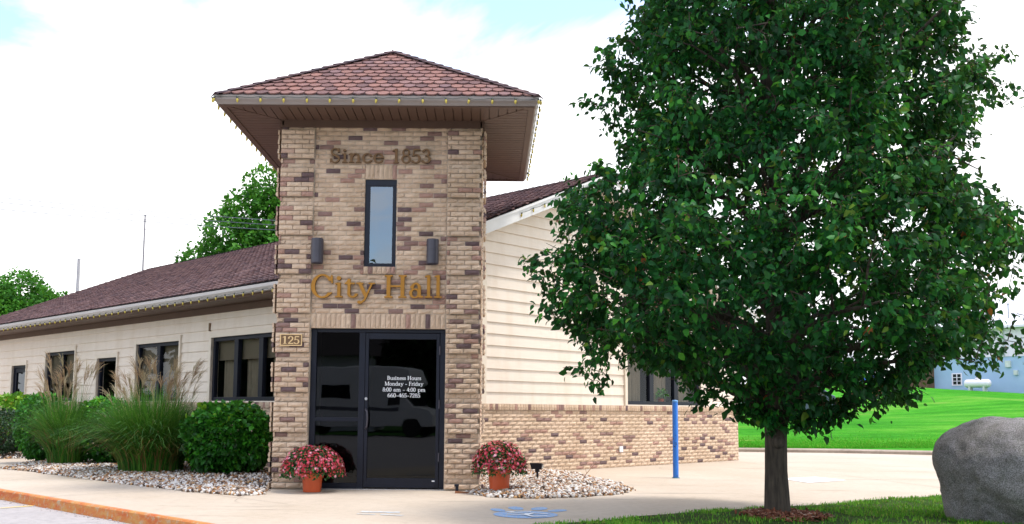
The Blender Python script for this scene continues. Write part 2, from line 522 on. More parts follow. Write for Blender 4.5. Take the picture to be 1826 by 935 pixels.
for (ea, inn) in (((1, 0, 0), (0, 1, 0)), ((0, 1, 0), (-1, 0, 0)), ((-1, 0, 0), (0, -1, 0)), ((0, -1, 0), (1, 0, 0))):
    ea = Vector(ea); inn = Vector(inn); cen = Vector((0, TCY, 0))
    x = -OUT
    while x < OUT:
        x1 = min(x + pw - .012, OUT)
        def inner(t): return max(IN, abs(t))
        def pt(t, r, z): return cen + ea * t - inn * r + Vector((0, 0, z))
        if min(abs(x), abs(x1)) < OUT - .01:
            a, b = inner(x), inner(x1)
            mb.hexa([pt(x, a, zs), pt(x1, b, zs), pt(x, OUT, zs), pt(x1, OUT, zs), pt(x, a, zs + .02), pt(x1, b, zs + .02), pt(x, OUT, zs + .02), pt(x1, OUT, zs + .02)])
        x += pw
mb.box(WORLD, -OUT, OUT, TCY - OUT, TCY + OUT, zs + .0205, zs + .03)
mb.build('tower_soffit', M['soffit'], hall, recalc=True)
mb = MB()
for sx, sy in ((-1, -1), (1, -1), (1, 1), (-1, 1)):
    a = Vector((sx * IN, TCY + sy * IN, zs - .006)); b = Vector((sx * OUT, TCY + sy * OUT, zs - .006)); sd = Vector((-sy, sx, 0)).normalized() * .02
    mb.prism([a - sd, b - sd, b + sd, a + sd], (0, 0, .008))
ring_sweep(mb, [(-.10, 0), (-.10, .03), (-.02, .03), (-.02, 0)], OUT + .07, TCY, zs - .012)
mb.build('soffit_trim', M['soffit'], hall)

# ---------------------------------------------------------------- main walls
def wall_cells(a0, a1, z0, z1, opens):
    """rectangles filling a wall round its openings"""
    zs_ = sorted({z0, z1, *[z for o in opens for z in (o[2], o[3]) if z0 < z < z1]})
    out = []
    for p, q in zip(zs_, zs_[1:]):
        iv = [(a0, a1)]
        for (oa, ob, oz0, oz1) in opens:
            if oz0 < q - 1e-6 and oz1 > p + 1e-6:
                nw = []
                for x, y in iv:
                    if ob <= x or oa >= y: nw.append((x, y)); continue
                    if oa > x: nw.append((x, oa))
                    if ob < y: nw.append((ob, y))
                iv = nw
        out += [(x, y, p, q) for x, y in iv]
    return out
def siding(mb, fr, a0, a1, z0, z1, opens, expo=.203, hi=None):
    k = 0
    while z0 + k * expo < z1:
        za, zb = z0 + k * expo, min(z1, z0 + (k + 1) * expo); k += 1
        for (x, y, p, q) in wall_cells(a0, a1, za, zb, opens):
            def off(z): return .030 - .022 * (z - za) / expo
            l0 = l1 = x; r0 = r1 = y
            if hi:
                l0, r0 = max(x, hi(p)[0]), min(y, hi(p)[1]); l1, r1 = max(x, hi(q)[0]), min(y, hi(q)[1])
                if r0 - l0 < .02: continue
                if r1 < l1: l1 = r1 = (l1 + r1) / 2
            vs = [fr.p(l0, 0, p), fr.p(r0, 0, p), fr.p(l0, off(p), p), fr.p(r0, off(p), p), fr.p(l1, 0, q), fr.p(r1, 0, q), fr.p(l1, off(q), q), fr.p(r1, off(q), q)]
            mb.hexa(vs)
WZ0, WZ1 = CAPZ + .02, 2.485
LOPEN = [(2.92, 5.57, WZ0, WZ1), (6.90, 8.88, WZ0, WZ1), (9.87, 10.92, WZ0, 2.24), (12.26, 14.12, WZ0, WZ1), (15.5, 16.55, -1, 2.21)]
ROPEN = [(6.12, 8.79, WZ0, WZ1)]
mb = MB()
siding(mb, FL, 1.4, GV, CAPZ, 3.12, LOPEN)
rakehi = lambda z: ((z - EAVEZ + .02) / SLOPE - OH, GU - ((z - EAVEZ + .02) / SLOPE - OH)) if z > EAVEZ else (-1, GU + 1)
siding(mb, FR, 1.4, GU, CAPZ, RIDGEZ - .1, ROPEN, hi=rakehi)
FBK = Frame(C + U * GU, V, U); FE = Frame(C + V * GV, U, V)
siding(mb, FBK, 0, GV, .1, 3.12, [])
siding(mb, FE, 0, GU, .1, RIDGEZ - .1, [], hi=rakehi)
mb.build('siding', M['siding'], hall)
mb = MB()   # wall core
for (x, y, p, q) in wall_cells(1.7, GV, 0, 3.2, LOPEN): mb.box(FL, x, y, -.15, -.001, p, q)
for (x, y, p, q) in wall_cells(1.7, GU, 0, 3.2, ROPEN): mb.box(FR, x, y, -.15, -.001, p, q)
mb.box(FBK, 0, GV, -.15, -.001, 0, 3.2); mb.box(FE, 0, GU, -.15, -.001, 0, 3.2)
for fr in (FR, FE):
    mb.prism([fr.p(.2, -.001, 3.2), fr.p(GU - .2, -.001, 3.2), fr.p(GU / 2, -.001, RIDGEZ - .18)], fr.n * -.12)
mb.build('wall_core', M['mortar'], hall)
mb = MB()   # brick wainscot
brick_rows(mb, FL, 1.6, GV, .005, 16, lambda k: .035, LOPEN, nx=3, nz=2)
brick_rows(mb, FR, 1.6, GU + .03, .005, 16, lambda k: .035, ROPEN, nx=3, nz=2)
brick_rows(mb, FBK, -.03, 1.5, .005, 16, lambda k: .035, nx=2, nz=2)
for fr, end, op in ((FL, GV, LOPEN), (FR, GU + .06, [])):
    a = 1.6
    while a < end:
        if not any(o[0] - .03 < a < o[1] - .03 and o[2] < 1 for o in op):
            one_brick(mb, fr, a + .004, a + .066, 1.112, CAPZ - .002, .062, 2, 2)
        a += .07
mb.build('brick_wainscot', M['brick'], hall, recalc=False)
mb = MB()
for (x, y, p, q) in wall_cells(1.6, GV, 0, 1.11, LOPEN): mb.box(FL, x, y, .0, .03, p, q)
mb.box(FR, 1.6, GU + .03, .0, .03, 0, 1.11); mb.box(FBK, -.02, 1.5, 0, .03, 0, 1.11)
for (x, y, p, q) in wall_cells(1.6, GV, 1.11, CAPZ - .004, LOPEN): mb.box(FL, x, y, .0, .056, p, q)
mb.box(FR, 1.6, GU + .055, .0, .056, 1.11, CAPZ - .004)
mb.build('wainscot_mortar', M['mortar'], hall)
TB = .036   # window trim and corner boards
for (fr, op) in ((FL, LOPEN), (FR, ROPEN)):
    for (a0, a1, z0, z1) in op:
        zb = CAPZ if z0 > 0 else 0.02
        mb = MB()
        mb.box(fr, a0 - .085, a0, 0, TB, zb, z1 + .09); mb.box(fr, a1, a1 + .085, 0, TB, zb, z1 + .09)
        mb.box(fr, a0, a1, 0, TB - .003, z1, z1 + .09)
        mb.box(fr, a0 - .11, a0 - .084, 0, TB + .025, zb, z1 + .12); mb.build('window_trim', M['trim'], hall)
mb = MB(); mb.box(FR, GU - .1, GU + .034, 0, .042, CAPZ, 3.15); mb.build('corner_board', M['trim'], hall)
mb = MB(); mb.box(FR, 1.95, 2.1, 0, .04, CAPZ, 3.6); mb.build('corner_board', M['trim'], hall)
v_ = MB(); v_.box(FL, 5.62, 5.66, .02, .05, 2.62, 2.78)
v_.build('wall_hook', M['plaque'], hall)
v_ = MB(); v_.box(FR, 5.8, 5.9, .05, .075, .30, .41); v_.box(FR, 5.815, 5.885, .074, .08, .315, .395)
v_.build('wall_vent', M['vinyl'], hall)

# windows: frame is the part, panes, curtains and blinds its sub-parts
def window(fr, a0, a1, z0, z1, panes, blind=0, curtain=True, glass='glass'):
    mb = MB(); f = .075
    mb.box(fr, a0, a1, -.10, -.02, z0, z0 + f); mb.box(fr, a0, a1, -.10, -.02, z1 - f, z1)
    mb.box(fr, a0, a0 + f, -.10, -.02, z0 + f, z1 - f); mb.box(fr, a1 - f, a1, -.10, -.02, z0 + f, z1 - f)
    w = (a1 - a0) / panes
    for k in range(1, panes):
        mb.box(fr, a0 + k * w - .07, a0 + k * w + .07, -.10, -.015, z0 + f, z1 - f)
    fo = mb.build('window', M['black'], hall, bevel=.004)
    for k in range(panes):
        l = a0 + k * w + (f if k == 0 else .07); r = a0 + (k + 1) * w - (f if k == panes - 1 else .07)
        mb = MB(); mb.poly([fr.p(l, -.06, z0 + f), fr.p(r, -.06, z0 + f), fr.p(r, -.06, z1 - f), fr.p(l, -.06, z1 - f)])
        po = mb.build('pane', M[glass], fo, recalc=False)
        if curtain:
            side = 1 if k % 2 else 0
            cl, cr = (l + (r - l) * (.3 if side else .25), r - .02)
            n = 60; vs = []
            for i in range(n + 1):
                a = cl + (cr - cl) * i / n; d = -.26 + .035 * math.sin(i * .95 + k) + .015 * math.sin(i * 2.3)
                vs += [fr.p(a, d, z0 - .05), fr.p(a, d * .9 - .02, z1)]
            mb = MB(); mb.add(vs, [(2 * i, 2 * i + 2, 2 * i + 3, 2 * i + 1) for i in range(n)])
            mb.build('curtain', M['curtain'], fo, smooth=True, recalc=False)
        if blind:
            mb = MB(); zb = z1 - (z1 - z0) * blind
            mb.box(fr, l - .04, r + .04, -.145, -.14, zb, z1); mb.box(fr, l - .04, r + .04, -.15, -.135, zb - .025, zb)
            mb.build('blind', M['blind'], fo)
    return fo
window(FL, *LOPEN[0], 3, .34)
window(FL, *LOPEN[1], 2, .80, False)
window(FL, *LOPEN[2], 1, 0, False)
window(FL, *LOPEN[3], 2, .62, False)
window(FR, *ROPEN[0], 3, 0)
mb = MB()   # dark rooms behind the windows
mb.box(FL, 2.2, GV, -2.6, -2.5, 0, 3.1); mb.box(FL, 2.2, GV, -2.5, -.16, 2.75, 2.85)
mb.box(FR, 5.2, GU - .2, -1.6, -1.5, 0, 3.1); mb.box(FR, 5.2, GU - .2, -1.5, -.16, 2.75, 2.85)
mb.box(FR, 5.2, 5.3, -1.5, -.16, 0, 2.75); mb.box(FL, 6.2, 6.3, -2.5, -.16, 0, 2.75); mb.box(FL, 11.4, 11.5, -2.5, -.16, 0, 2.75); mb.box(FL, 9.3, 9.4, -2.5, -.16, 0, 2.75)
mb.build('room_interior', M['room'], hall)
# side door at the far end of the eave wall
mb = MB(); a0, a1 = 15.5, 16.55
mb.box(FL, a0, a0 + .07, -.1, -.02, 0.01, 2.21); mb.box(FL, a1 - .07, a1, -.1, -.02, 0.01, 2.21); mb.box(FL, a0 + .07, a1 - .07, -.1, -.02, 2.14, 2.21)
mb.box(FL, a0 + .08, a0 + .19, -.09, -.04, .03, 2.13); mb.box(FL, a1 - .19, a1 - .08, -.09, -.04, .03, 2.13); mb.box(FL, a0 + .19, a1 - .19, -.09, -.04, .03, .25); mb.box(FL, a0 + .19, a1 - .19, -.09, -.04, 2.02, 2.13)
sd = mb.build('side_door', M['black'], hall)
mb = MB(); mb.poly([FL.p(a0 + .19, -.065, .25), FL.p(a1 - .19, -.065, .25), FL.p(a1 - .19, -.065, 2.02), FL.p(a0 + .19, -.065, 2.02)]); mb.build('pane', M['glass_door'], sd, recalc=False)
mb = MB(); mb.tube([FL.p(a0 + .14, -.04, .95), FL.p(a0 + .14, .02, .95), FL.p(a0 + .14, .02, 1.2), FL.p(a0 + .14, -.04, 1.2)], .012); mb.build('handle', M['steel'], sd)

# tower window
mb = MB(); a0, a1, z0, z1 = WIN
for (p, q, r, s_) in ((a0, a1, z0, z0 + .05), (a0, a1, z1 - .09, z1), (a0, a0 + .068, z0 + .05, z1 - .09), (a1 - .057, a1, z0 + .05, z1 - .09)):
    mb.box(FT, p, q, -.10, -.02, r, s_)
fo = mb.build('tower_window', M['black'], hall, bevel=.004)
mb = MB(); mb.poly([FT.p(a0 + .068, -.05, z0 + .05), FT.p(a1 - .057, -.05, z0 + .05), FT.p(a1 - .057, -.05, z1 - .09), FT.p(a0 + .068, -.05, z1 - .09)]); mb.build('pane', M['glass_sky'], fo, recalc=False)

# entrance: sidelight and glazed door
def B(mb, a0, a1, z0, z1, b0=-.14, b1=-.07): mb.box(FT, a0, a1, b0, b1, z0, z1)
mb = MB()
B(mb, -.95, -.868, .015, 2.23); B(mb, -.865, .935, 2.178, 2.23); B(mb, .865, .94, .015, 2.178); B(mb, -.27, -.185, .015, 2.178)
B(mb, -.868, -.27, .935, .988); B(mb, -.868, -.27, .015, .085)
dfr = mb.build('sidelight', M['black'], hall, bevel=.004)
for z0, z1 in ((.085, .935), (.988, 2.178)):
    mb = MB(); mb.poly([FT.p(-.868, -.105, z0), FT.p(-.27, -.105, z0), FT.p(-.27, -.105, z1), FT.p(-.868, -.105, z1)]); mb.build('pane', M['glass_door'], dfr, recalc=False)
mb = MB(); B(mb, -.95, .94, 0.0, .012, -.2, .0); mb.build('threshold', M['steel'], hall)
mb = MB()
B(mb, -.18, -.135, .03, 2.17, -.13, -.062); B(mb, .815, .86, .03, 2.17, -.13, -.062)
B(mb, -.135, .815, 2.085, 2.17, -.13, -.062); B(mb, -.135, .815, .03, .155, -.13, -.062)
dl = mb.build('entrance_door', M['black'], hall, bevel=.004)
mb = MB(); mb.poly([FT.p(-.135, -.095, .155), FT.p(.815, -.095, .155), FT.p(.815, -.095, 2.085), FT.p(-.135, -.095, 2.085)]); mb.build('pane', M['glass_door'], dl, recalc=False)
mb = MB()
mb.tube([FT.p(-.158, -.062, .835), FT.p(-.158, -.01, .84), FT.p(-.135, .005, .87), FT.p(-.128, .006, .97), FT.p(-.135, .005, 1.07), FT.p(-.158, -.01, 1.1), FT.p(-.158, -.062, 1.105)], .013, 8)
mb.build('handle', M['bronze'], dl, smooth=True)
mb = MB(); mb.tube([FT.p(-.16, -.065, 1.25), FT.p(-.16, -.045, 1.25)], .02, 14); mb.build('lock', M['steel'], dl)
for z in (.45, 1.18, 1.93):
    mb = MB(); mb.tube([FT.p(.862, -.055, z - .06), FT.p(.862, -.055, z + .06)], .012, 8); mb.build('hinge', M['bronze'], dl)
mb = MB(); mb.box(FT, .77, .81, -.062, -.06, .115, .13); mb.build('sticker', M['vinyl'], dl)

# ---------------------------------------------------------------- lettering: serif glyphs from implicit strokes
def g_box(x0, x1, y0, y1): return lambda X, Y: np.maximum(np.maximum(x0 - X, X - x1), np.maximum(y0 - Y, Y - y1))
def g_ell(cx, cy, rx, ry): return lambda X, Y: (np.sqrt(((X - cx) / rx) ** 2 + ((Y - cy) / ry) ** 2) - 1) * min(rx, ry)
def g_seg(x0, y0, x1, y1, w0, w1=None):
    w1 = w0 if w1 is None else w1
    def f(X, Y):
        dx, dy = x1 - x0, y1 - y0
        t = np.clip(((X - x0) * dx + (Y - y0) * dy) / (dx * dx + dy * dy), 0, 1)
        return np.hypot(X - x0 - t * dx, Y - y0 - t * dy) - (w0 + (w1 - w0) * t)
    return f
def g_or(*fs): return lambda X, Y: np.minimum.reduce([f(X, Y) for f in fs])
def g_and(*fs): return lambda X, Y: np.maximum.reduce([f(X, Y) for f in fs])
def g_not(f): return lambda X, Y: -f(X, Y)
def g_sub(a, b): return g_and(a, g_not(b))
def ring(cx, cy, rx, ry, tw, th): return g_sub(g_ell(cx, cy, rx, ry), g_ell(cx, cy, rx - tw, ry - th))
BIG = 9
above = lambda y: g_box(-BIG, BIG, y, BIG)
below = lambda y: g_box(-BIG, BIG, -BIG, y)
leftof = lambda x: g_box(-BIG, x, -BIG, BIG)
rightof = lambda x: g_box(x, BIG, -BIG, BIG)
def stem(x, w, y0, y1, s='', sw=.085, st=.045):
    fs = [g_box(x - w / 2, x + w / 2, y0, y1)]
    if 'b' in s: fs.append(g_box(x - w / 2 - sw, x + w / 2 + sw, y0, y0 + st))
    if 't' in s: fs.append(g_box(x - w / 2 - sw, x + w / 2 + sw, y1 - st, y1))
    if 'l' in s: fs.append(g_seg(x - w / 2 - sw * .8, y1 - .05, x, y1 - .02, .022, .03))
    return g_or(*fs)
XH = .65
def G():
    d = {}
    d['H'] = (g_or(stem(.17, .13, 0, 1, 'bt'), stem(.73, .13, 0, 1, 'bt'), g_box(.17, .73, .48, .54)), .98)
    d['C'] = (g_or(g_sub(ring(.47, .5, .44, .53, .14, .045), g_box(.66, 2, .2, .74)), g_and(g_seg(.86, .66, .84, .96, .025, .03), above(.6)), g_seg(.84, .2, .7, .1, .02, .03)), .96)
    d['i'] = (g_or(stem(.18, .11, 0, XH, 'bl'), g_ell(.17, .86, .08, .08)), .38)
    d['l'] = (stem(.18, .11, 0, 1, 'bl'), .38)
    d['t'] = (g_or(stem(.2, .1, .14, .82), g_seg(.2, .8, .13, .66, .03, .04), g_box(.04, .42, .60, .65), g_and(ring(.35, .16, .2, .17, .1, .05), below(.16)), ), .5)
    d['y'] = (g_or(g_seg(.14, .62, .38, .06, .058), g_seg(.62, .62, .33, -.12, .026), g_seg(.33, -.12, .18, -.25, .026, .03), g_ell(.13, -.22, .07, .06), g_box(.0, .27, .61, .65), g_box(.5, .74, .61, .65)), .72)
    d['a'] = (g_or(ring(.25, .19, .22, .21, .1, .035), stem(.43, .1, .06, .46), g_and(ring(.29, .44, .19, .22, .1, .04), above(.44)), g_ell(.13, .47, .065, .06), g_seg(.44, .05, .56, .03, .04, .02)), .62)
    d['n'] = (g_or(stem(.16, .11, 0, XH, 'bl'), g_and(ring(.38, .42, .22, .245, .11, .055), above(.42)), stem(.545, .11, 0, .43, 'b')), .72)
    d['c'] = (g_or(g_sub(ring(.31, .325, .28, .345, .11, .045), g_box(.42, 2, .17, .46)), g_ell(.49, .48, .065, .06)), .6)
    d['e'] = (g_or(g_sub(ring(.31, .325, .28, .345, .11, .045), g_box(.4, 2, .15, .325)), g_box(.1, .56, .325, .37)), .62)
    d['S'] = (g_or(g_and(ring(.29, .745, .23, .285, .08, .05), g_or(leftof(.29), above(.745))), g_and(ring(.29, .265, .25, .295, .08, .05), g_or(rightof(.29), below(.265))),
                   g_seg(.14, .63, .46, .37, .055), g_box(.485, .525, .76, .99), g_box(.03, .07, .02, .25)), .64)
    d['1'] = (g_or(stem(.25, .12, 0, 1, 'b'), g_seg(.08, .86, .24, .97, .03)), .5)
    d['8'] = (g_or(ring(.28, .75, .2, .265, .08, .045), ring(.28, .27, .255, .29, .095, .045)), .57)
    d['5'] = (g_or(g_box(.13, .47, .9, 1), g_seg(.14, .95, .1, .55, .03), g_and(ring(.24, .3, .26, .32, .11, .05), g_or(rightof(.2), g_or(above(.5), below(.12)))), g_ell(.06, .12, .06, .06)), .55)
    d['3'] = (g_or(g_and(ring(.24, .745, .2, .265, .1, .045), g_or(rightof(.22), above(.82))), g_and(ring(.24, .27, .25, .29, .11, .045), g_or(rightof(.2), below(.14))), g_ell(.06, .14, .06, .06), g_ell(.08, .84, .05, .05)), .55)
    d['2'] = (g_or(g_and(ring(.27, .72, .23, .29, .1, .05), g_or(above(.75), rightof(.3))), g_seg(.44, .6, .1, .08, .05, .035), g_box(.05, .5, 0, .1), g_ell(.1, .74, .06, .06)), .56)
    d['B'] = (g_or(stem(.16, .13, 0, 1), g_and(ring(.32, .75, .28, .25, .12, .045), rightof(.28)), g_and(ring(.34, .265, .31, .275, .13, .045), rightof(.28)), g_box(.04, .33, .955, 1), g_box(.16, .33, .5, .54), g_box(.04, .33, 0, .045)), .7)
    d['u'] = (g_or(stem(.16, .11, .2, XH, 'l'), g_and(ring(.35, .24, .245, .255, .11, .06), below(.24)), stem(.54, .11, 0, XH, 'lb')), .74)
    d['s'] = (g_or(g_and(ring(.23, .48, .17, .18, .07, .045), g_or(leftof(.23), above(.48))), g_and(ring(.23, .18, .19, .19, .07, .045), g_or(rightof(.23), below(.18))), g_seg(.13, .4, .34, .26, .055), g_box(.34, .385, .45, .63), g_box(.03, .075, .03, .22)), .46)
    d['o'] = (ring(.32, .325, .3, .345, .12, .045), .66)
    d['r'] = (g_or(stem(.16, .11, 0, XH, 'bl'), g_seg(.2, .45, .36, .6, .03, .04), g_ell(.39, .57, .065, .065)), .48)
    d['M'] = (g_or(stem(.13, .06, 0, 1, 'b'), stem(.93, .13, 0, 1, 'bt'), g_seg(.15, .95, .5, .06, .065), g_seg(.5, .06, .9, .95, .03), g_box(.02, .24, .955, 1)), 1.12)
    d['d'] = (g_or(ring(.3, .325, .27, .345, .11, .045), stem(.52, .11, 0, 1, 'lb')), .7)
    d['F'] = (g_or(stem(.17, .13, 0, 1, 'b'), g_box(.05, .58, .95, 1), g_box(.54, .58, .75, 1), g_box(.17, .44, .5, .55), g_box(.4, .44, .4, .65)), .64)
    d['0'] = (ring(.28, .5, .26, .52, .11, .045), .58)
    d['4'] = (g_or(g_seg(.38, .97, .05, .3, .03), g_box(.03, .55, .25, .33), stem(.4, .12, 0, 1)), .58)
    d['6'] = (g_or(ring(.29, .3, .255, .32, .1, .045), g_and(ring(.45, .38, .42, .62, .12, .05), g_and(leftof(.42), above(.34)))), .57)
    d['7'] = (g_or(g_box(.05, .53, .89, 1), g_seg(.5, .93, .22, .04, .035, .06)), .54)
    d['p'] = (g_or(ring(.4, .325, .27, .345, .11, .045), stem(.18, .11, -.28, XH, 'lb')), .72)
    d['m'] = (g_or(stem(.16, .11, 0, XH, 'bl'), g_and(ring(.36, .42, .2, .245, .11, .055), above(.42)), stem(.505, .11, 0, .43, 'b', .05), g_and(ring(.71, .42, .2, .245, .11, .055), above(.42)), stem(.855, .11, 0, .43, 'b')), 1.03)
    d['-'] = (g_box(.05, .45, .3, .38), .5)
    d[':'] = (g_or(g_ell(.12, .08, .08, .08), g_ell(.12, .55, .08, .08)), .26)
    return d
GLY = G()
def contours(f, res):
    x0, x1, y0, y1 = -.15, 1.25, -.4, 1.12
    nx, ny = int((x1 - x0) / res), int((y1 - y0) / res)
    xs = x0 + np.arange(nx) * res; ys = y0 + np.arange(ny) * res
    X, Y = np.meshgrid(xs, ys, indexing='ij')
    D = f(X, Y) - .013; D = np.where(np.abs(D) < 1e-6, 1e-6, D); I = D < 0
    nxt = {}
    def hpt(i, j): t = D[i, j] / (D[i, j] - D[i + 1, j]); return (xs[i] + t * res, ys[j])
    def vpt(i, j): t = D[i, j] / (D[i, j] - D[i, j + 1]); return (xs[i], ys[j] + t * res)
    act = I[:-1, :-1].astype(int) + I[1:, :-1] + I[1:, 1:] + I[:-1, 1:]
    for i, j in np.argwhere((act > 0) & (act < 4)):
        a, b, c, d_ = I[i, j], I[i + 1, j], I[i + 1, j + 1], I[i, j + 1]
        eds = [(('h', i, j), a, b), (('v', i + 1, j), b, c), (('h', i, j + 1), c, d_), (('v', i, j), d_, a)]
        ins = [e[0] for e in eds if e[1] and not e[2]]; outs = [e[0] for e in eds if not e[1] and e[2]]
        if len(ins) == 1: nxt[ins[0]] = outs[0]
        else:
            for e in ins:
                k = [q[0] for q in eds].index(e); nxt[e] = eds[(k + 1) % 4][0] if eds[(k + 1) % 4][0] in outs else outs[0]
    loops = []; seen = set()
    for st in list(nxt):
        if st in seen: continue
        lp = []; k = st
        while k not in seen and k in nxt:
            seen.add(k); lp.append(hpt(k[1], k[2]) if k[0] == 'h' else vpt(k[1], k[2])); k = nxt[k]
        if len(lp) > 5:
            out = []
            for q in range(len(lp)):      # drop points on straight runs
                p0 = out[-1] if out else lp[q - 1]; p1 = lp[q]; p2 = lp[(q + 1) % len(lp)]
                ar = abs((p1[0] - p0[0]) * (p2[1] - p0[1]) - (p2[0] - p0[0]) * (p1[1] - p0[1]))
                if ar > res * res * .05 or not out: out.append(p1)
            if len(out) > 2: loops.append(out)
    return loops
_cache = {}
def glyph_loops(ch, res):
    if (ch, res) not in _cache: _cache[ch, res] = contours(GLY[ch][0], res)
    return _cache[ch, res]
def text_width(s): return sum(.4 if c == ' ' else GLY[c][1] for c in s)
def outline_mesh(name, loops, depth):
    cu = bpy.data.curves.new(name, 'CURVE'); cu.dimensions = '2D'; cu.fill_mode = 'BOTH'; cu.extrude = depth / 2
    for lp in loops:
        sp = cu.splines.new('POLY'); sp.points.add(len(lp) - 1)
        sp.points.foreach_set('co', [c for p in lp for c in (p[0], p[1], 0, 1)]); sp.use_cyclic_u = True
    o = bpy.data.objects.new(name, cu)
    me = bpy.data.meshes.new_from_object(o); me.name = name
    bpy.data.objects.remove(o); bpy.data.curves.remove(cu)
    return me
def lettering(s, fr, a0, a1, zbase, h, b, depth, mat, name, parent, res=.014, each=True, tilt=0.0):
    k = (a1 - a0) / (text_width(s) * h)
    x = 0; acc = []
    off = Vector(parent['_w'])
    mtx = Matrix((( *fr.u, 0), ( *fr.w, 0), ( *fr.n, 0), (0, 0, 0, 1))).transposed()
    def put(loops, nm):
        me = outline_mesh(nm, loops, depth); me.materials.append(mat); me.materials.append(M['return'])
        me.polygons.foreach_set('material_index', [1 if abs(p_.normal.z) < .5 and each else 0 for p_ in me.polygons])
        o = link(nm, me, parent)
        o.matrix_local = Matrix.Translation(fr.p(a0, b + depth / 2, zbase) - off) @ mtx
    for ch in s:
        if ch == ' ':
            if not each and acc: put(acc, name); acc = []
            x += .4; continue
        lp = [[((x + p[0]) * h * k, p[1] * h + tilt * (x * h)) for p in l] for l in glyph_loops(ch, res)]
        if each: put(lp, name)
        else: acc += lp
        x += GLY[ch][1]
    if not each: put(acc, name)
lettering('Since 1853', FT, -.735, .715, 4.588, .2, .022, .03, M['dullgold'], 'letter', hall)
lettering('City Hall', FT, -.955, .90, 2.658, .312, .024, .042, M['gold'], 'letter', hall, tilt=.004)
for s, za, wa in (('Business Hours', 1.517, .475), ('Monday - Friday', 1.437, .54), ('8:00 am - 4:00 pm', 1.354, .60), ('660-465-7285', 1.274, .46)):
    lettering(s, FT, .364 - wa / 2, .364 + wa / 2, za, .054, -.094, .002, M['vinyl'], 'lettering', dl, .02, False)
mb = MB(); mb.box(FT, -1.355, -1.05, .060, .082, 1.972, 2.135)
plq = mb.build('number_plaque', M['plaque'], hall)
mb = MB()
for (a, b, z, y) in ((-1.355, -1.05, 2.123, 2.135), (-1.355, -1.05, 1.972, 1.984), (-1.355, -1.343, 1.984, 2.123), (-1.062, -1.05, 1.984, 2.123)): mb.box(FT, a, b, .0825, .089, z, y)
mb.build('plaque_border', M['brass'], plq)
lettering('125', FT, -1.325, -1.08, 2.0, .105, .0825, .006, M['brass'], 'digits', plq, .02, False)

# wall lamps: up and down cylinders
for a in (-.863, .75):
    mb = MB(); c = FT.p(a, .13, 0)
    zb, zt = 3.125, 3.475
    mb.lathe((c.x, c.y, 0), [(.07, zb + .01), (.082, zb), (.086, zb + .012), (.086, zt - .012), (.082, zt), (.07, zt - .01), (.07, zt - .05), (.0, zt - .05)], 28)
    mb.lathe((c.x, c.y, 0), [(.07, zb + .01), (.07, zb + .05), (0, zb + .05)], 28)
    wl = mb.build('wall_lamp', M['bronze'], hall, smooth=False)
    mb = MB(); mb.box(FT, a - .06, a + .06, .012, .035, 3.23, 3.37); mb.box(FT, a - .03, a + .03, .035, .06, 3.27, 3.33); mb.build('backplate', M['bronze'], wl)

# ---------------------------------------------------------------- main roof, gutters, fascia
OV = .35
mb = MB()
up1 = (U * (GU / 2 + OH) + Vector((0, 0, RIDGEZ - EAVEZ))).normalized(); rl = math.hypot(GU / 2 + OH, RIDGEZ - EAVEZ)
A1 = C - U * OH + Vector((0, 0, EAVEZ + .02))
RL = GV + 2 * OV
A1 = A1 - V * OV
# the tower stands in the front corner of the roof: keep tabs outside it
def in_tower(p): return abs(p.x) < W2 - .05 and p.y < 2.8
shingle_slope(mb, A1, V, up1, rl, lambda s: 0.0, lambda s: RL, .2, .19)
up2 = (-U * (GU / 2 + OH) + Vector((0, 0, RIDGEZ - EAVEZ))).normalized()
A2 = C + U * (GU + OH) + Vector((0, 0, EAVEZ + .02)) - V * OV
shingle_slope(mb, A2, V, up2, rl, lambda s: 0.0, lambda s: RL, .2, .38, 0)
keep = MB()
for f, m_, t_ in zip(mb.f, mb.m, mb.t):
    pts = [Vector(mb.v[i]) for i in f]
    if not any(p.x > -W2 + .03 and p.x < W2 - .03 and p.y < 2.8 for p in pts): keep.add(pts, [tuple(range(len(pts)))], m_, t_)
mb = keep
# decks under the tabs, cut round the tower
def deck_pt(u, v): return C + U * u + V * v + Vector((0, 0, EAVEZ + SLOPE * (u + OH) + .012))
poly = [deck_pt(-OH, 1.30), deck_pt(-OH, GV + OV), deck_pt(GU / 2, GV + OV), deck_pt(GU / 2, -OV), deck_pt(1.69, -OV), deck_pt(1.81, -.2), deck_pt(-.2, 1.81)]
mb.poly(poly, 1)
dn = lambda p: (p[0], p[1], p[2] - .13)
mb.poly([A2, A2 + V * RL, A2 + V * RL + up2 * rl, A2 + up2 * rl], 1)
roof = mb.build('main_roof', [M['shingle_purple'], M['felt']], hall, recalc=False)
mb = MB()
r0 = C + U * (GU / 2) - V * OV + Vector((0, 0, RIDGEZ + .045))
k = 0
while k * .2 < RL:
    a = r0 + V * (k * .2); b = a + V * .235; w = U * .14; dz = Vector((0, 0, -.06)); li = Vector((0, 0, .012))
    mb.add([a - w + dz + li, a + li, a + w + dz + li, b + w + dz, b, b - w + dz], [(0, 1, 4, 5), (1, 2, 3, 4)], 0, random.random()); k += 1
mb.build('ridge_cap', M['shingle_cap'], hall, recalc=False)
mb = MB()   # gutter of the eave wall
pr = [(-.12, 0), (-.12, .12), (-.1, .12), (-.1, .02), (-.03, .02), (-.012, .06), (-.012, .11), (0, .12), (.01, .12), (.01, .065), (-.015, .03), (-.03, 0)]
pts = [C - U * (OH + r) + V * 1.36 + Vector((0, 0, EAVEZ - .125 + h)) for r, h in pr]
mb.prism(pts, V * (GV + OV - 1.36))
mb.build('eave_gutter', M['pale_gutter'], hall)
mb = MB()
FEv = Frame(C, V, -U)
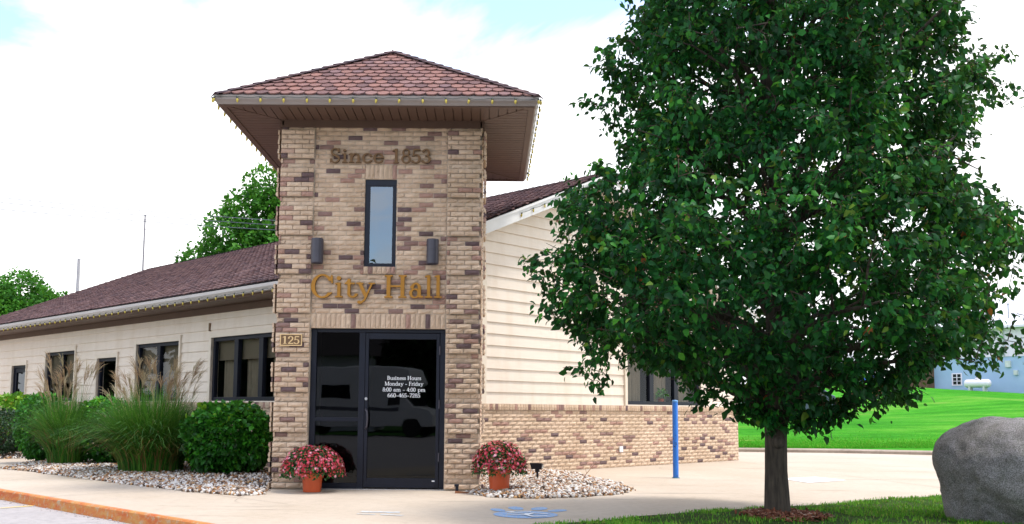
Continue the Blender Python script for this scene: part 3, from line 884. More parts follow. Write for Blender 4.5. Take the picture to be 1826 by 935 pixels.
mb.box(FEv, 1.5, GV + OV, OH - .15, OH - .122, EAVEZ - .17, EAVEZ - .02)
for k in range(int((GV - TC) / .13)):
    mb.box(FEv, TC - .2 + k * .13, TC - .2 + k * .13 + .12, .03, OH - .15, EAVEZ - .165, EAVEZ - .15)
mb.box(FEv, TC - .2, GV + OV, .0, OH - .15, EAVEZ - .149, EAVEZ - .14)
mb.build('eave_soffit', M['soffit'], hall)
mb = MB(); mb.box(FL, 1.4, GV, .0, .045, 2.96, EAVEZ - .168); mb.build('eave_shade_strip', M['soffit'], hall)  # dark strip standing in for eave shade and mild dirt on the wall top
for v0, v1, sv in ((-OV, -OV + .03, 1), (GV + OV - .03, GV + OV, -1)):   # rake boards and soffits at both gables
    mb = MB()
    for su in (0, 1):
        def rp(u, v, dz):
            uu = u if su == 0 else GU - u
            return C + U * uu + V * v + Vector((0, 0, EAVEZ + SLOPE * (u + OH) + dz))
        u0 = (1.70 if sv == 1 and su == 0 else -OH)
        mb.hexa([rp(u0, v0, -.22), rp(GU / 2, v0, -.22), rp(u0, v1, -.22), rp(GU / 2, v1, -.22), rp(u0, v0, -.005), rp(GU / 2, v0, -.005), rp(u0, v1, -.005), rp(GU / 2, v1, -.005)])
        i0, i1 = (v1, -.0) if sv == 1 else (GV, v0)
        mb.hexa([rp(u0, i0, -.19), rp(GU / 2, i0, -.19), rp(u0, i1, -.19), rp(GU / 2, i1, -.19), rp(u0, i0, -.17), rp(GU / 2, i0, -.17), rp(u0, i1, -.17), rp(GU / 2, i1, -.17)])
        mb.hexa([rp(u0, v0 - .02 * sv, -.045), rp(GU / 2, v0 - .02 * sv, -.045), rp(u0, v0 - .002 * sv, -.045), rp(GU / 2, v0 - .002 * sv, -.045), rp(u0, v0 - .02 * sv, .0), rp(GU / 2, v0 - .02 * sv, .0), rp(u0, v0 - .002 * sv, .0), rp(GU / 2, v0 - .002 * sv, .0)])
    mb.build('rake_board', M['fascia'], hall)
mb = MB()   # downspouts
mb.tube([(-1.97, 2.62, 5.24), (-1.96, 2.6, 5.10), (-1.82, 2.3, 4.98), (-1.60, 1.95, 4.86), (-1.51, 1.85, 4.7), (-1.5, 1.85, 4.4), (-1.5, 1.85, 3.75)], .04, 10)
mb.build('downspout', M['pipe'], hall, smooth=True)
mb = MB()
e = C + V * (TC + .5) - U * (.15)
mb.tube([(-1.5, 2.3, 3.62), (-1.66, 2.28, 3.63), (-1.80, 2.24, 3.58), (-1.87, 2.2, 3.5), (-1.9, 2.17, 3.36)], .045, 10)
mb.build('downspout', M['pipe'], hall, smooth=True)

# ---------------------------------------------------------------- strings of bulbs
def bulb_mesh():
    mb = MB()
    mb.lathe((0, 0, 0), [(0, .022), (.015, .022), (.016, 0), (.013, -.004)], 10, 0)
    mb.lathe((0, 0, 0), [(.013, -.004), (.019, -.022), (.017, -.045), (.008, -.064), (0, -.072)], 10, 1)
    return mb.build('bulb', [M['wire'], M['bulb']], None, smooth=True)
BULB = bulb_mesh(); first_bulb = [True]
def string(label, pts_lists, spacing=.313):
    t = thing('string_light', label, 'string lights', tuple(pts_lists[0][0]), 'strings of bulbs along the roof edges')
    wires = MB()
    for a, b in pts_lists:
        a = Vector(a); b = Vector(b); L_ = (b - a).length; n = int(L_ / spacing); d = (b - a).normalized()
        o0 = (L_ - n * spacing) / 2
        w = []
        for k in range(n + 1):
            p = a + d * (o0 + k * spacing)
            w += [p + Vector((0, 0, .025))]
            if k < n: w += [p + d * spacing * .3 + Vector((0, 0, random.uniform(-.0, .02))), p + d * spacing * .65 + Vector((0, 0, random.uniform(-.0, .03)))]
            if first_bulb[0]: bo = BULB; first_bulb[0] = False
            else: bo = BULB.copy(); COL.objects.link(bo)
            bo.scale = (.86,) * 3; bo.parent = t; bo.location = p - Vector(t['_w']); bo.rotation_euler = (random.uniform(-.15, .15), random.uniform(-.15, .15), 0)
        wires.tube(w, .004, 5)
    wires.build('wire', M['wire'], t)
e = TO + .03
string('string of yellow bulbs hung along the gutter of the square tower roof',
       [((-e, TCY - e, 5.27), (e, TCY - e, 5.27)), ((e, TCY - e, 5.27), (e, TCY + e, 5.27)), ((-e, TCY - e, 5.27), (-e, TCY + e, 5.27))])
p = lambda v: C - U * (OH + .035) + V * v + Vector((0, 0, EAVEZ - .135))
string('long string of yellow bulbs under the straight gutter above the shrub bed', [(p(TC + .15), p(16.8))], .315)
p = lambda u: C + U * u + V * (-OV - .025) + Vector((0, 0, EAVEZ + SLOPE * (u + OH) - .11))
string('string of yellow bulbs along the white sloping gable board', [(p(TC + .5), p(GU / 2))], .33)

# ---------------------------------------------------------------- ground
def concrete(name, c1, c2, stain=.35):
    m, nt, b = new_mat(name)
    n1 = noise_node(nt, .45, 6, .65); n2 = noise_node(nt, 9, 5, .7); n3 = noise_node(nt, 140, 3, .6)
    r1 = ramp(nt, n1.outputs['Fac'], [(.32, c1), (.68, c2)])
    r2 = ramp(nt, n2.outputs['Fac'], [(.25, (1 - stain * .5,) * 3), (.55, (1, 1, 1))])
    r3 = ramp(nt, n3.outputs['Fac'], [(.3, (.86,) * 3), (.6, (1.04,) * 3)])
    c = mixc(nt, r1.outputs['Color'], r2.outputs['Color'], 1.0, 'MULTIPLY'); c = mixc(nt, c, r3.outputs['Color'], 1.0, 'MULTIPLY')
    # a few long dark stains
    n4 = noise_node(nt, .7, 3, .5, stretch=(.5, 3.5, 1)); r4 = ramp(nt, n4.outputs['Fac'], [(.62, (1, 1, 1)), (.74, (1 - stain,) * 3)])
    c = mixc(nt, c, r4.outputs['Color'], 1.0, 'MULTIPLY')
    nt.links.new(c, b.inputs['Base Color']); b.inputs['Roughness'].default_value = .9; b.inputs['Specular IOR Level'].default_value = .2
    bump(nt, b, n3.outputs['Fac'], .25, .004)
    return m
M['walk'] = concrete('sidewalk_concrete', (.47, .385, .30), (.55, .465, .38), .30)
M['road'] = concrete('road_concrete', (.36, .33, .325), (.44, .405, .395), .5)

def grass_ground(name, a, b_, c, scale=1.2):
    m, nt, b = new_mat(name)
    n = noise_node(nt, scale, 7, .7, stretch=(1, .5, 1)); n2 = noise_node(nt, 30, 4, .7)
    r = ramp(nt, n.outputs['Fac'], [(.3, a), (.52, b_), (.72, c)])
    r2 = ramp(nt, n2.outputs['Fac'], [(.3, (.6,) * 3), (.65, (1.1,) * 3)])
    cc = mixc(nt, r.outputs['Color'], r2.outputs['Color'], 1.0, 'MULTIPLY')
    nt.links.new(cc, b.inputs['Base Color']); b.inputs['Roughness'].default_value = 1; b.inputs['Specular IOR Level'].default_value = .05
    bump(nt, b, n2.outputs['Fac'], .8, .06)
    return m
m, nt, b = new_mat('hill_grass')
n1 = noise_node(nt, .22, 7, .72, stretch=(.55, 1.6, 1)); n2 = noise_node(nt, 7, 6, .75, stretch=(.6, 1.8, 1)); n3 = noise_node(nt, 1.1, 5, .7, stretch=(.35, 2.2, 1))
r1 = ramp(nt, n1.outputs['Fac'], [(.34, (.035, .24, .012)), (.48, (.06, .32, .018)), (.58, (.11, .36, .03)), (.68, (.28, .36, .09))])
r2 = ramp(nt, n2.outputs['Fac'], [(.32, (.58, .60, .55)), (.5, (.95, .95, .95)), (.66, (1.18, 1.12, 1.2))])
r3 = ramp(nt, n3.outputs['Fac'], [(.40, (.72, .78, .7)), (.55, (1, 1, 1)), (.72, (1.35, 1.08, 1.3))])
c = mixc(nt, r1.outputs['Color'], r2.outputs['Color'], 1, 'MULTIPLY'); c = mixc(nt, c, r3.outputs['Color'], 1, 'MULTIPLY')
nt.links.new(c, b.inputs['Base Color']); b.inputs['Roughness'].default_value = 1; b.inputs['Specular IOR Level'].default_value = .05
bump(nt, b, n2.outputs['Fac'], .9, .08)
M['far_grass'] = m
M['lawn_soil'] = grass_ground('lawn_soil', (.06, .055, .03), (.05, .11, .02), (.11, .10, .055), 2.5)
M['base_ground'] = grass_ground('field_ground', (.05, .15, .03), (.06, .18, .03), (.10, .18, .05), .05)

mb = MB(); mb.poly([(-1500, -1500, -.25), (1500, -1500, -.25), (1500, 1500, -.25), (-1500, 1500, -.25)])
tag(mb.build('ground', M['base_ground'], None, recalc=False), kind='structure')
mb = MB(); mb.poly([(-40, -32, -.13), (45, -32, -.13), (45, 14, -.13), (-14, 14, -.13), (-40, 34, -.13)])
tag(mb.build('parking_lot', M['road'], None, recalc=False), kind='structure')
# pavement slab with a rounded kerb edge along the car park
kd = Vector((.727, -.686, 0)); kn = Vector((-.686, -.727, 0))
k0 = Vector((-4.97, -.41, 0)); ka = k0 - kd * 28; kb = k0 + kd * 9.5
mb = MB()
inner = kn * -.04
mb.poly([ka + inner, kb + inner, Vector((30, kb.y, 0)), Vector((30, 13.45, 0)), Vector((8.3, 13.75, 0)), Vector((-2, 14, 0)), Vector((-14, 24, 0)), ka + inner + Vector((4, 4, 0))])
tag(mb.build('sidewalk', M['walk'], None, recalc=False), kind='structure')
mb = MB()   # joints sawn in the pavement, thin dark sealant strips
def strip(mb, a, b, w, z=.004):
    a = Vector(a); b = Vector(b); sd = (b - a).normalized().cross(Vector((0, 0, 1))) * w / 2; zz = Vector((0, 0, z))
    mb.poly([a - sd + zz, b - sd + zz, b + sd + zz, a + sd + zz])
for s_ in (-7.5, -4.5, -1.5, 1.5):
    q = k0 + kd * s_ + inner; strip(mb, q, q - kn * 1.62, .010)
q = k0 - kn * 1.66; strip(mb, q - kd * 3, q + kd * 4.2, .008)
for (x, y, a_, n_) in ((3.6, -1.2, .3, 14), (5.6, 4.8, 1.9, 16), (-.6, -2.2, 2.6, 12)):      # hairline cracks
    p0 = Vector((x, y, 0))
    for _ in range(n_):
        a_ += random.gauss(0, .35); p1 = p0 + Vector((math.cos(a_), math.sin(a_), 0)) * random.uniform(.08, .2); strip(mb, p0, p1, .005, .003); p0 = p1
strip(mb, (5.2, 2.4, 0), (24, 6.0, 0), .012); strip(mb, (8.6, -.2, 0), (6.4, 12.8, 0), .010)
tag(mb.build('pavement_joint', simple('joint_sealant', (.20, .165, .13), .9), None, recalc=False), kind='structure')
# kerb face painted orange-red, worn to yellow and bare concrete
m, nt, b = new_mat('worn_kerb_paint')
n1 = noise_node(nt, 3.5, 6, .7, stretch=(1, 1, 3)); n2 = noise_node(nt, 14, 5, .75)
r1 = ramp(nt, n1.outputs['Fac'], [(.35, (.50, .26, .07)), (.5, (.52, .17, .035)), (.62, (.48, .10, .02))])
r2 = ramp(nt, n2.outputs['Fac'], [(.52, (0, 0, 0)), (.66, (1, 1, 1))])
nt.links.new(mixc(nt, r1.outputs['Color'], (.42, .33, .22), r2.outputs['Color']), b.inputs['Base Color']); b.inputs['Roughness'].default_value = .8
M['kerb'] = m
mb = MB()
pr = [(.04, .0), (.0, -.004), (-.015, -.02), (-.03, -.145)]   # outward offset is -kn... profile: inset, z
vs = []; N = 60
for i in range(N + 1):
    q = ka + (kb - ka) * i / N; j = random.uniform(-.006, .006)
    for o_, z in pr: vs.append(q - kn * (o_ + j * (o_ < .04)) + Vector((0, 0, z + j * .4 * (o_ < .04))))
fs = [(i * 4 + k, (i + 1) * 4 + k, (i + 1) * 4 + k + 1, i * 4 + k + 1) for i in range(N) for k in range(3)]
mb.add(vs, fs)
tag(mb.build('kerb', M['kerb'], None, recalc=False, smooth=False), kind='structure')
# crumbs of broken concrete along the foot of the kerb
n = 260
P = np.array([list(k0 + kd * random.uniform(-6, 5.5) + kn * abs(random.gauss(.05, .05)) + Vector((0, 0, -.128))) for _ in range(n)])
def rock_template(sub=1):
    bm = bmesh.new(); bmesh.ops.create_icosphere(bm, subdivisions=sub, radius=1)
    v = np.array([x.co[:] for x in bm.verts]); f = np.array([[q.index for q in x.verts] for x in bm.faces]); bm.free(); return v, f
ROCK = rock_template(1)
def rocks(P, size, flat=.7):
    n = len(P)
    Rm = basis(unit_rand(n), unit_rand(n))
    sc = size[:, None] * RNG.uniform([.7, .6, .45], [1.25, 1.1, .9], (n, 3))
    V_, F_ = scatter(ROCK[0], ROCK[1], P, Rm, sc)
    V_ = V_ + RNG.normal(size=V_.shape) * np.repeat(size, len(ROCK[0]))[:, None] * .1
    return V_, F_, np.repeat(RNG.random(n), len(ROCK[1]))
V_, F_, T_ = rocks(P, RNG.uniform(.004, .016, n))
tag(np_mesh('kerb_crumbs', V_, F_, M['road'], tone=T_), 'scattered crumbs of broken concrete along the foot of the kerb', 'rubble', kind='stuff')
# parking line, yellow
a = Vector((-4.10, -1.22, -.13)); d_ = Vector((-.62, -.78, 0)).normalized()
ln = MB(); strip(ln, a + d_ * -.25, a + d_ * 5, .1, .004)
m, nt, b = new_mat('worn_yellow_paint'); n1 = noise_node(nt, 9, 5, .7)
nt.links.new(ramp(nt, n1.outputs['Fac'], [(.42, (.66, .46, .12)), (.62, (.52, .43, .30))]).outputs['Color'], b.inputs['Base Color']); b.inputs['Roughness'].default_value = .8
tag(ln.build('parking_line', m, None, recalc=False), kind='structure')
# patch of pale new concrete in the pavement
m = concrete('pale_patch', (.78, .77, .75), (.88, .87, .86), .2)
mb = MB(); mb.poly([(6.45, 2.95, .006), (6.62, 2.02, .006), (7.46, 2.66, .006), (7.2, 3.42, .006)])
tag(mb.build('white_pavement_patch', m, None, recalc=False), kind='structure')
# back kerb of the pavement
mb = MB()
pts = [(7.2, 13.9), (8.45, 13.72), (11.3, 13.5), (13.4, 12.7), (20, 12.4), (30, 12.4)]
prf = [(0, 0), (-.01, .07), (.05, .10), (.22, .11), (.30, .06)]
vs = []
for x, y in pts:
    for o_, z in prf: vs.append((x, y + o_, z))
k = len(prf); mb.add(vs, [(i * k + j, (i + 1) * k + j, (i + 1) * k + j + 1, i * k + j + 1) for i in range(len(pts) - 1) for j in range(k - 1)])
tag(mb.build('back_kerb', concrete('old_kerb_concrete', (.30, .24, .19), (.42, .34, .28), .5), None, recalc=False), kind='structure')
# grass hill rising to the right
def hill_z(x, y):
    t = max(0.0, y - 13.0)
    k = float(np.interp(x, [-5, 10, 20, 27, 34, 41, 60], [.02, .03, .055, .076, .064, .058, .055]))
    base = .09 + k * min(t, 48)
    return base + .10 * mnoise.noise(Vector((x * .09, y * .09, 1))) * min(1, t / 6) + (.28 * math.exp(-((t - 9) / 5.0) ** 2))
xs_ = list(np.linspace(7.0, 30, 40)) + list(np.linspace(31, 110, 30))
ys_ = list(np.linspace(13.0, 30, 40)) + list(np.linspace(31, 130, 40))
mb = MB(); vs = []
for y in ys_:
    for x in xs_:
        e = 0.0
        if y < 14.2: e = np.interp(x, [p[0] for p in pts], [p[1] for p in pts]) + .28 - 13.0
        f_ = max(0, min(1, (14.2 - y) / 1.2))
        yy = y + max(0, e) * f_ - (0 if e >= 0 else -e * f_)
        vs.append((x, yy, hill_z(x, y) - (.02 if f_ > .9 else 0)))
nx = len(xs_)
mb.add(vs, [(j * nx + i, j * nx + i + 1, (j + 1) * nx + i + 1, (j + 1) * nx + i) for j in range(len(ys_) - 1) for i in range(nx - 1)])
tag(mb.build('grass_hill', M['far_grass'], None, smooth=True, recalc=False), kind='structure')

# foreground lawn island
LAWN = [(2.0, -4.05), (2.32, -3.80), (2.61, -3.64), (3.15, -3.09), (4.13, -2.44), (5.04, -1.92), (5.91, -1.36), (7.5, -.28), (9.13, .41), (13, 1.6), (22, 2.4), (22, -6.9), (2.4, -6.9), (1.6, -5.2)]
def inside(poly, x, y):
    c = False; j = len(poly) - 1
    for i in range(len(poly)):
        xi, yi = poly[i]; xj, yj = poly[j]
        if (yi > y) != (yj > y) and x < (xj - xi) * (y - yi) / (yj - yi) + xi: c = not c
        j = i
    return c
def edge_dist(poly, x, y):
    d = 1e9; p = Vector((x, y))
    for i in range(len(poly)):
        a = Vector(poly[i]); b_ = Vector(poly[(i + 1) % len(poly)]); ab = b_ - a
        t = max(0, min(1, (p - a).dot(ab) / ab.length_squared)); d = min(d, (p - a - ab * t).length)
    return d
TREE = Vector((4.56, -3.25, .03))
def lawn_z(x, y, d=None):
    d = edge_dist(LAWN, x, y) if d is None else d
    z = .012 + .025 * min(1, d / .5) + .02 * mnoise.noise(Vector((x * .8, y * .8, 0)))
    r = math.hypot(x - TREE.x, y - TREE.y)
    return z + .015 * max(0, 1 - r / 1.1)
def ground_patch(name, poly, zf, mat, step=.25):
    bm = bmesh.new()
    f = bm.faces.new([bm.verts.new((x, y, 0)) for x, y in poly]); 
    xs = [p[0] for p in poly]; ys = [p[1] for p in poly]
    x = min(xs) + step
    while x < max(xs):
        bmesh.ops.bisect_plane(bm, geom=bm.verts[:] + bm.edges[:] + bm.faces[:], plane_co=(x, 0, 0), plane_no=(1, 0, 0)); x += step
    y = min(ys) + step
    while y < max(ys):
        bmesh.ops.bisect_plane(bm, geom=bm.verts[:] + bm.edges[:] + bm.faces[:], plane_co=(0, y, 0), plane_no=(0, 1, 0)); y += step
    for v in bm.verts: v.co.z = zf(v.co.x, v.co.y)
    bmesh.ops.recalc_face_normals(bm, faces=bm.faces[:])
    me = bpy.data.meshes.new(name); bm.to_mesh(me); bm.free(); me.materials.append(mat)
    me.polygons.foreach_set('use_smooth', [True] * len(me.polygons))
    return link(name, me)
tag(ground_patch('lawn', LAWN, lawn_z, M['lawn_soil']), kind='structure')
M['blade'] = toned('grass_blade', [(0, (.07, .22, .015)), (.5, (.12, .40, .022)), (.82, (.20, .48, .035)), (1, (.42, .38, .10))], .7, 3, .3, spec=.25, transl=.25)
def blades(name, pts, hmin, hmax, wid, label, parent=None):
    n = len(pts); P = np.array(pts)
    h = RNG.uniform(hmin, hmax, n); az = RNG.uniform(0, 2 * PI, n); lean = RNG.uniform(.1, .9, n)
    dx = np.cos(az); dy = np.sin(az)
    sx, sy = -dy * wid, dx * wid
    V_ = np.zeros((n, 5, 3))
    V_[:, 0] = P + np.stack([sx, sy, -.01 + 0 * sx], 1); V_[:, 1] = P - np.stack([sx, sy, .01 + 0 * sx], 1)
    mid = P + np.stack([dx * lean * h * .3, dy * lean * h * .3, h * .6], 1)
    V_[:, 2] = mid + np.stack([sx * .8, sy * .8, 0 * sx], 1); V_[:, 3] = mid - np.stack([sx * .8, sy * .8, 0 * sx], 1)
    V_[:, 4] = P + np.stack([dx * lean * h, dy * lean * h, h * (1.05 - .35 * lean)], 1)
    tf = np.array([(0, 1, 3), (0, 3, 2), (2, 3, 4)])
    Fs = (tf[None] + (np.arange(n) * 5)[:, None, None]).reshape(-1, 3)
    return tag(np_mesh(name, V_.reshape(-1, 3), Fs, M['blade'], parent, np.repeat(RNG.random(n), 3)), label, 'grass', kind='stuff')
pts_ = []
while len(pts_) < 52000:
    x = random.uniform(1.8, 11.5); y = random.uniform(-5.6, 1.4)
    if not inside(LAWN, x, y): continue
    r = math.hypot(x - TREE.x, y - TREE.y)
    if r < .42 + .10 * math.sin(5 * math.atan2(y - TREE.y, x - TREE.x)) and random.random() < .97: continue
    dns = mnoise.noise(Vector((x * 1.3, y * 1.3, 3))) + .55 * mnoise.noise(Vector((x * 4, y * 4, 5)))
    if r < 2.0: dns -= .30 * (1 - (r - .4) / 1.6)
    if dns < -.12 and random.random() < .88: continue
    pts_.append((x, y, lawn_z(x, y)))
blades('lawn_grass', pts_, .015, .05, .0038, 'short green grass blades covering the lawn under the tree')
M['hill_blade'] = toned('hill_blade', [(0, (.05, .32, .012)), (.7, (.07, .42, .018)), (1, (.25, .42, .06))], .8, .5, .25, spec=.1, transl=.3)
pts_ = []
for _ in range(26000):
    x = random.uniform(7.6, 19); y = 13.3 + abs(random.gauss(0, 1.2))
    pts_.append((x, y + .5, hill_z(x, y + .5) - .01))
bl_ = M['blade']; M['blade'] = M['hill_blade']
blades('hill_grass', pts_, .025, .07, .008, 'bright green mown grass at the foot of the hill beyond the pavement')
M['blade'] = bl_

# mulch ring
M['mulch'] = toned('mulch', [(0, (.10, .035, .02)), (.5, (.22, .075, .04)), (.85, (.30, .12, .07)), (1, (.45, .33, .25))], .95, 40, .3)
n = 1500
r = np.abs(RNG.normal(0, .42, n)); az = RNG.uniform(0, 2 * PI, n)
r = np.where(r > 1.0, RNG.uniform(.2, .9, n), r) * .40 + .10
P = np.stack([TREE.x + .05 + r * np.cos(az), TREE.y - .12 + r * np.sin(az), np.zeros(n)], 1)
P[:, 2] = [lawn_z(x, y) + random.uniform(0, .035) + .03 * max(0, 1 - math.hypot(x - TREE.x, y - TREE.y) / .5) for x, y, _ in P]
d_ = unit_rand(n); d_[:, 2] *= .35
cube = np.array([(x, y, z) for z in (-.5, .5) for y in (-.5, .5) for x in (-.5, .5)]); cf = np.array([(0, 1, 3, 2), (4, 6, 7, 5), (0, 4, 5, 1), (1, 5, 7, 3), (3, 7, 6, 2), (2, 6, 4, 0)])
V_, F_ = scatter(cube, cf, P, basis(d_, np.array([[0, 0, 1.]])), np.stack([RNG.uniform(.01, .025, n), RNG.uniform(.03, .09, n), RNG.uniform(.005, .012, n)], 1))
tag(np_mesh('mulch', V_, F_, M['mulch'], tone=np.repeat(RNG.random(n), 6)), 'red brown bark mulch heaped around the foot of the tree', 'mulch', kind='stuff')

# gravel beds
M['gravel'] = toned('river_gravel', [(0, (.70, .64, .58)), (.22, (.40, .29, .21)), (.38, (.78, .74, .72)), (.50, (.34, .16, .07)), (.64, (.36, .31, .29)), (.74, (.10, .06, .04)), (.88, (.52, .30, .13)), (.95, (.62, .55, .48))], .65, 60, .25, interp='CONSTANT')
M['gravel_base'] = simple('gravel_base', (.09, .07, .055), .95, .3, 30)
def gravel_bed(name, poly, n, zf, label, focus=None, smin=.013, smax=.034):
    base = ground_patch(name + '_base', poly, lambda x, y: zf(x, y) - .012, M['gravel_base'], .3)
    tag(base, kind='structure')
    xs = [p[0] for p in poly]; ys = [p[1] for p in poly]; P = []
    while len(P) < n:
        x = random.uniform(min(xs), max(xs)); y = random.uniform(min(ys), max(ys))
        if not inside(poly, x, y): continue
        if focus and not focus(x, y) and random.random() < .8: continue
        P.append((x, y, zf(x, y) + random.uniform(-.006, .012)))
    for i in range(len(poly)):      # a few stones strayed over the rim
        a = Vector(poly[i]); b_ = Vector(poly[(i + 1) % len(poly)])
        for _ in range(int((b_ - a).length * 22)):
            q = a.lerp(b_, random.random()); P.append((q.x + random.gauss(0, .04), q.y + random.gauss(0, .04), .010))
    P = np.array(P)
    V_, F_, T_ = rocks(P, RNG.uniform(smin, smax, len(P)))
    return tag(np_mesh(name, V_, F_, M['gravel'], tone=T_), label, 'gravel', kind='stuff')
BED1 = [(-7.05, 3.82), (-5.84, 2.74), (-3.73, .67), (-2.5, -.45), (-1.62, -1.08), (-1.38, -.95), (-1.47, -.05), (-1.47, 3.15), (-6.2, 7.9), (-7.55, 6.2)]
def bz(poly, hgt, w):
    return lambda x, y: .012 + hgt * min(1, edge_dist(poly, x, y) / w)
gravel_bed('gravel', BED1, 12000, bz(BED1, .05, .5), 'pale mixed river gravel in the long shrub bed left of the entrance', lambda x, y: (x + y) < (-3.06 + 1.3))
BED2 = [(-7.9, 7.5), (-9.0, 6.6), (-12, 9.6), (-10.3, 12.0)]
gravel_bed('gravel', BED2, 2200, bz(BED2, .04, .5), 'patch of river gravel under the dark shrubs at the far left')
BED3 = [(1.47, 3.05), (1.47, .05), (1.28, -.35), (1.57, -.98), (2.08, -1.11), (2.72, -.89), (3.31, -.35), (3.57, .29), (3.55, 1.41), (3.33, 2.3), (3.08, 3.6), (2.86, 4.38)]
z3 = lambda x, y: .012 + .10 * min(1, edge_dist(BED3, x, y) / .9)
gravel_bed('gravel', BED3, 11000, z3, 'rounded mound of river gravel right of the entrance')

# paw print painted on the pavement
m, nt, b = new_mat('blue_paw_paint'); n1 = noise_node(nt, 60, 5, .8)
nt.links.new(ramp(nt, n1.outputs['Fac'], [(.40, (.50, .43, .36)), (.54, (.13, .34, .66))]).outputs['Color'], b.inputs['Base Color']); b.inputs['Roughness'].default_value = .85
M['paw'] = m
paw = thing('paw_print', 'pale blue painted paw print with white SC letters on the pavement', 'painted marking', (1.95, -2.95, 0))
mb = MB()
def blob(cx, cy, rx, ry, rot, z=.004, n=28):
    mb.poly([(cx + rx * math.cos(t) * math.cos(rot) - ry * math.sin(t) * math.sin(rot), cy + rx * math.cos(t) * math.sin(rot) + ry * math.sin(t) * math.cos(rot), z) for t in [2 * PI * i / n for i in range(n)]])
padc = (1.93, -3.10)
blob(1.95, -2.98, .345, .36, 0, n=40)
blob(1.66, -2.54, .075, .165, .25); blob(1.865, -2.33, .085, .19, .12); blob(2.13, -2.36, .090, .185, -.25); blob(2.32, -2.56, .090, .155, -.55)
mb.build('pads', M['paw'], paw, recalc=False)
mb = MB()
def bar(pts, w=.045, z=.008):
    for (a, b_) in zip(pts, pts[1:]):
        a = Vector((*a, 0)); b_ = Vector((*b_, 0)); dd = (b_ - a).normalized() * w * .45
        strip(mb, a - dd, b_ + dd, w, z); 
        z += .0006
bar([(2.0, -2.74), (1.84, -2.71), (1.77, -2.82), (1.97, -2.95), (1.95, -3.08), (1.77, -3.03)])
bar([(2.17, -2.96), (2.03, -2.91), (1.955, -3.10), (2.02, -3.25), (2.15, -3.20)], z=.012)
mb.build('letters', simple('worn_white_paint', (.72, .73, .74), .8, .12, 40), paw, recalc=False)
# faded mark of pale blue paint on the slab before the door
m, nt, b = new_mat('faded_mark_paint'); n1 = noise_node(nt, 16, 6, .75, stretch=(.7, 1.6, 1))
nt.links.new(ramp(nt, n1.outputs['Fac'], [(.44, (.49, .41, .325)), (.56, (.50, .58, .66)), (.68, (.66, .70, .74))]).outputs['Color'], b.inputs['Base Color']); b.inputs['Roughness'].default_value = .85
mb = MB()
strip(mb, (.17, -2.84, 0), (.60, -2.88, 0), .13, .004); strip(mb, (.16, -3.06, 0), (.36, -3.12, 0), .05, .004); strip(mb, (.42, -3.10, 0), (.66, -3.20, 0), .08, .004)
tag(mb.build('faded_mark', m, None, recalc=False), 'faded worn pale blue paint mark on the pavement before the door', 'painted marking')

# ---------------------------------------------------------------- bollard, spotlight, small fittings
m, nt, b = new_mat('chipped_blue_paint'); n1 = noise_node(nt, 9, 6, .7, stretch=(1.5, 1.5, 1)); 
r1 = ramp(nt, n1.outputs['Fac'], [(.60, (.02, .17, .62)), (.62, (.012, .02, .05))]); nt.links.new(r1.outputs['Color'], b.inputs['Base Color']); b.inputs['Roughness'].default_value = .35
bol = thing('bollard', 'tall thin bright blue steel bollard standing on the pavement', 'bollard', (4.69, 2.88, 0))
mb = MB(); mb.lathe((4.69, 2.88, 0), [(.047, 0), (.047, 1.27), (.043, 1.285)], 20); mb.build('post', m, bol, smooth=True)
mb = MB(); mb.lathe((4.69, 2.88, 0), [(.05, 1.262), (.052, 1.28), (.046, 1.296), (.0, 1.302)], 20); mb.build('cap', simple('blue_cap', (.10, .30, .62), .4), bol, smooth=True)
mb = MB(); mb.lathe((4.69, 2.88, 0), [(.07, .0), (.062, .012), (.05, .014)], 20); mb.build('base_ring', simple('teal_ring', (.03, .12, .16), .6), bol)
sp = thing('spotlight', 'small black landscape spotlight on a stake in the gravel mound', 'spotlight', (2.28, 1.0, 0))
fs_ = Frame((2.28, 1.0, 0), Vector((.92, -.38, 0)), Vector((-.38, -.92, 0)))
zb = z3(2.28, 1.0)
mb = MB(); mb.tube([fs_.p(0, 0, zb - .02), fs_.p(0, 0, zb + .16)], .018, 8); mb.box(fs_, -.03, .03, -.02, .02, zb + .10, zb + .15); mb.build('stake', M['black'], sp)
mb = MB()
q0 = [fs_.p(-.08, -.04, zb + .15), fs_.p(.08, -.045, zb + .15), fs_.p(-.08, .05, zb + .14), fs_.p(.08, .05, zb + .14), fs_.p(-.08, -.04, zb + .215), fs_.p(.08, -.045, zb + .215), fs_.p(-.095, .075, zb + .235), fs_.p(.095, .075, zb + .235)]
mb.hexa(q0); mb.build('head', M['black'], sp, bevel=.006)
mb = MB(); mb.box(fs_, .082, .085, -.035, .04, zb + .155, zb + .205); mb.build('lens', M['steel'], sp)
ft = thing('floor_fitting', 'tiny black upright fitting with a rusty foot on the slab beside the door jamb', 'fitting', (1.16, -.36, 0))
mb = MB(); mb.box(WORLD, 1.115, 1.155, -.38, -.34, .0, .105); mb.box(WORLD, 1.10, 1.16, -.385, -.335, .085, .115); mb.build('post', M['black'], ft, bevel=.004)
mb = MB(); mb.hexa([(1.11, -.43, .0), (1.29, -.40, .0), (1.11, -.33, 0), (1.29, -.34, 0), (1.11, -.42, .03), (1.29, -.39, .012), (1.11, -.34, .03), (1.29, -.35, .012)]); mb.build('foot', simple('rusty_foot', (.20, .07, .025), .8), ft)
tw = MB(); tw.tube([(2.95, 1.35, .03), (3.05, 1.4, .16), (3.13, 1.42, .25), (3.20, 1.42, .33)], [.006, .005, .004, .003], 5); tw.tube([(3.05, 1.4, .16), (3.03, 1.42, .24)], .003, 4)
tag(tw.build('dry_twig', simple('twig', (.30, .14, .07), .9)), 'thin reddish dry weed stalk leaning out of the gravel mound', 'twig')

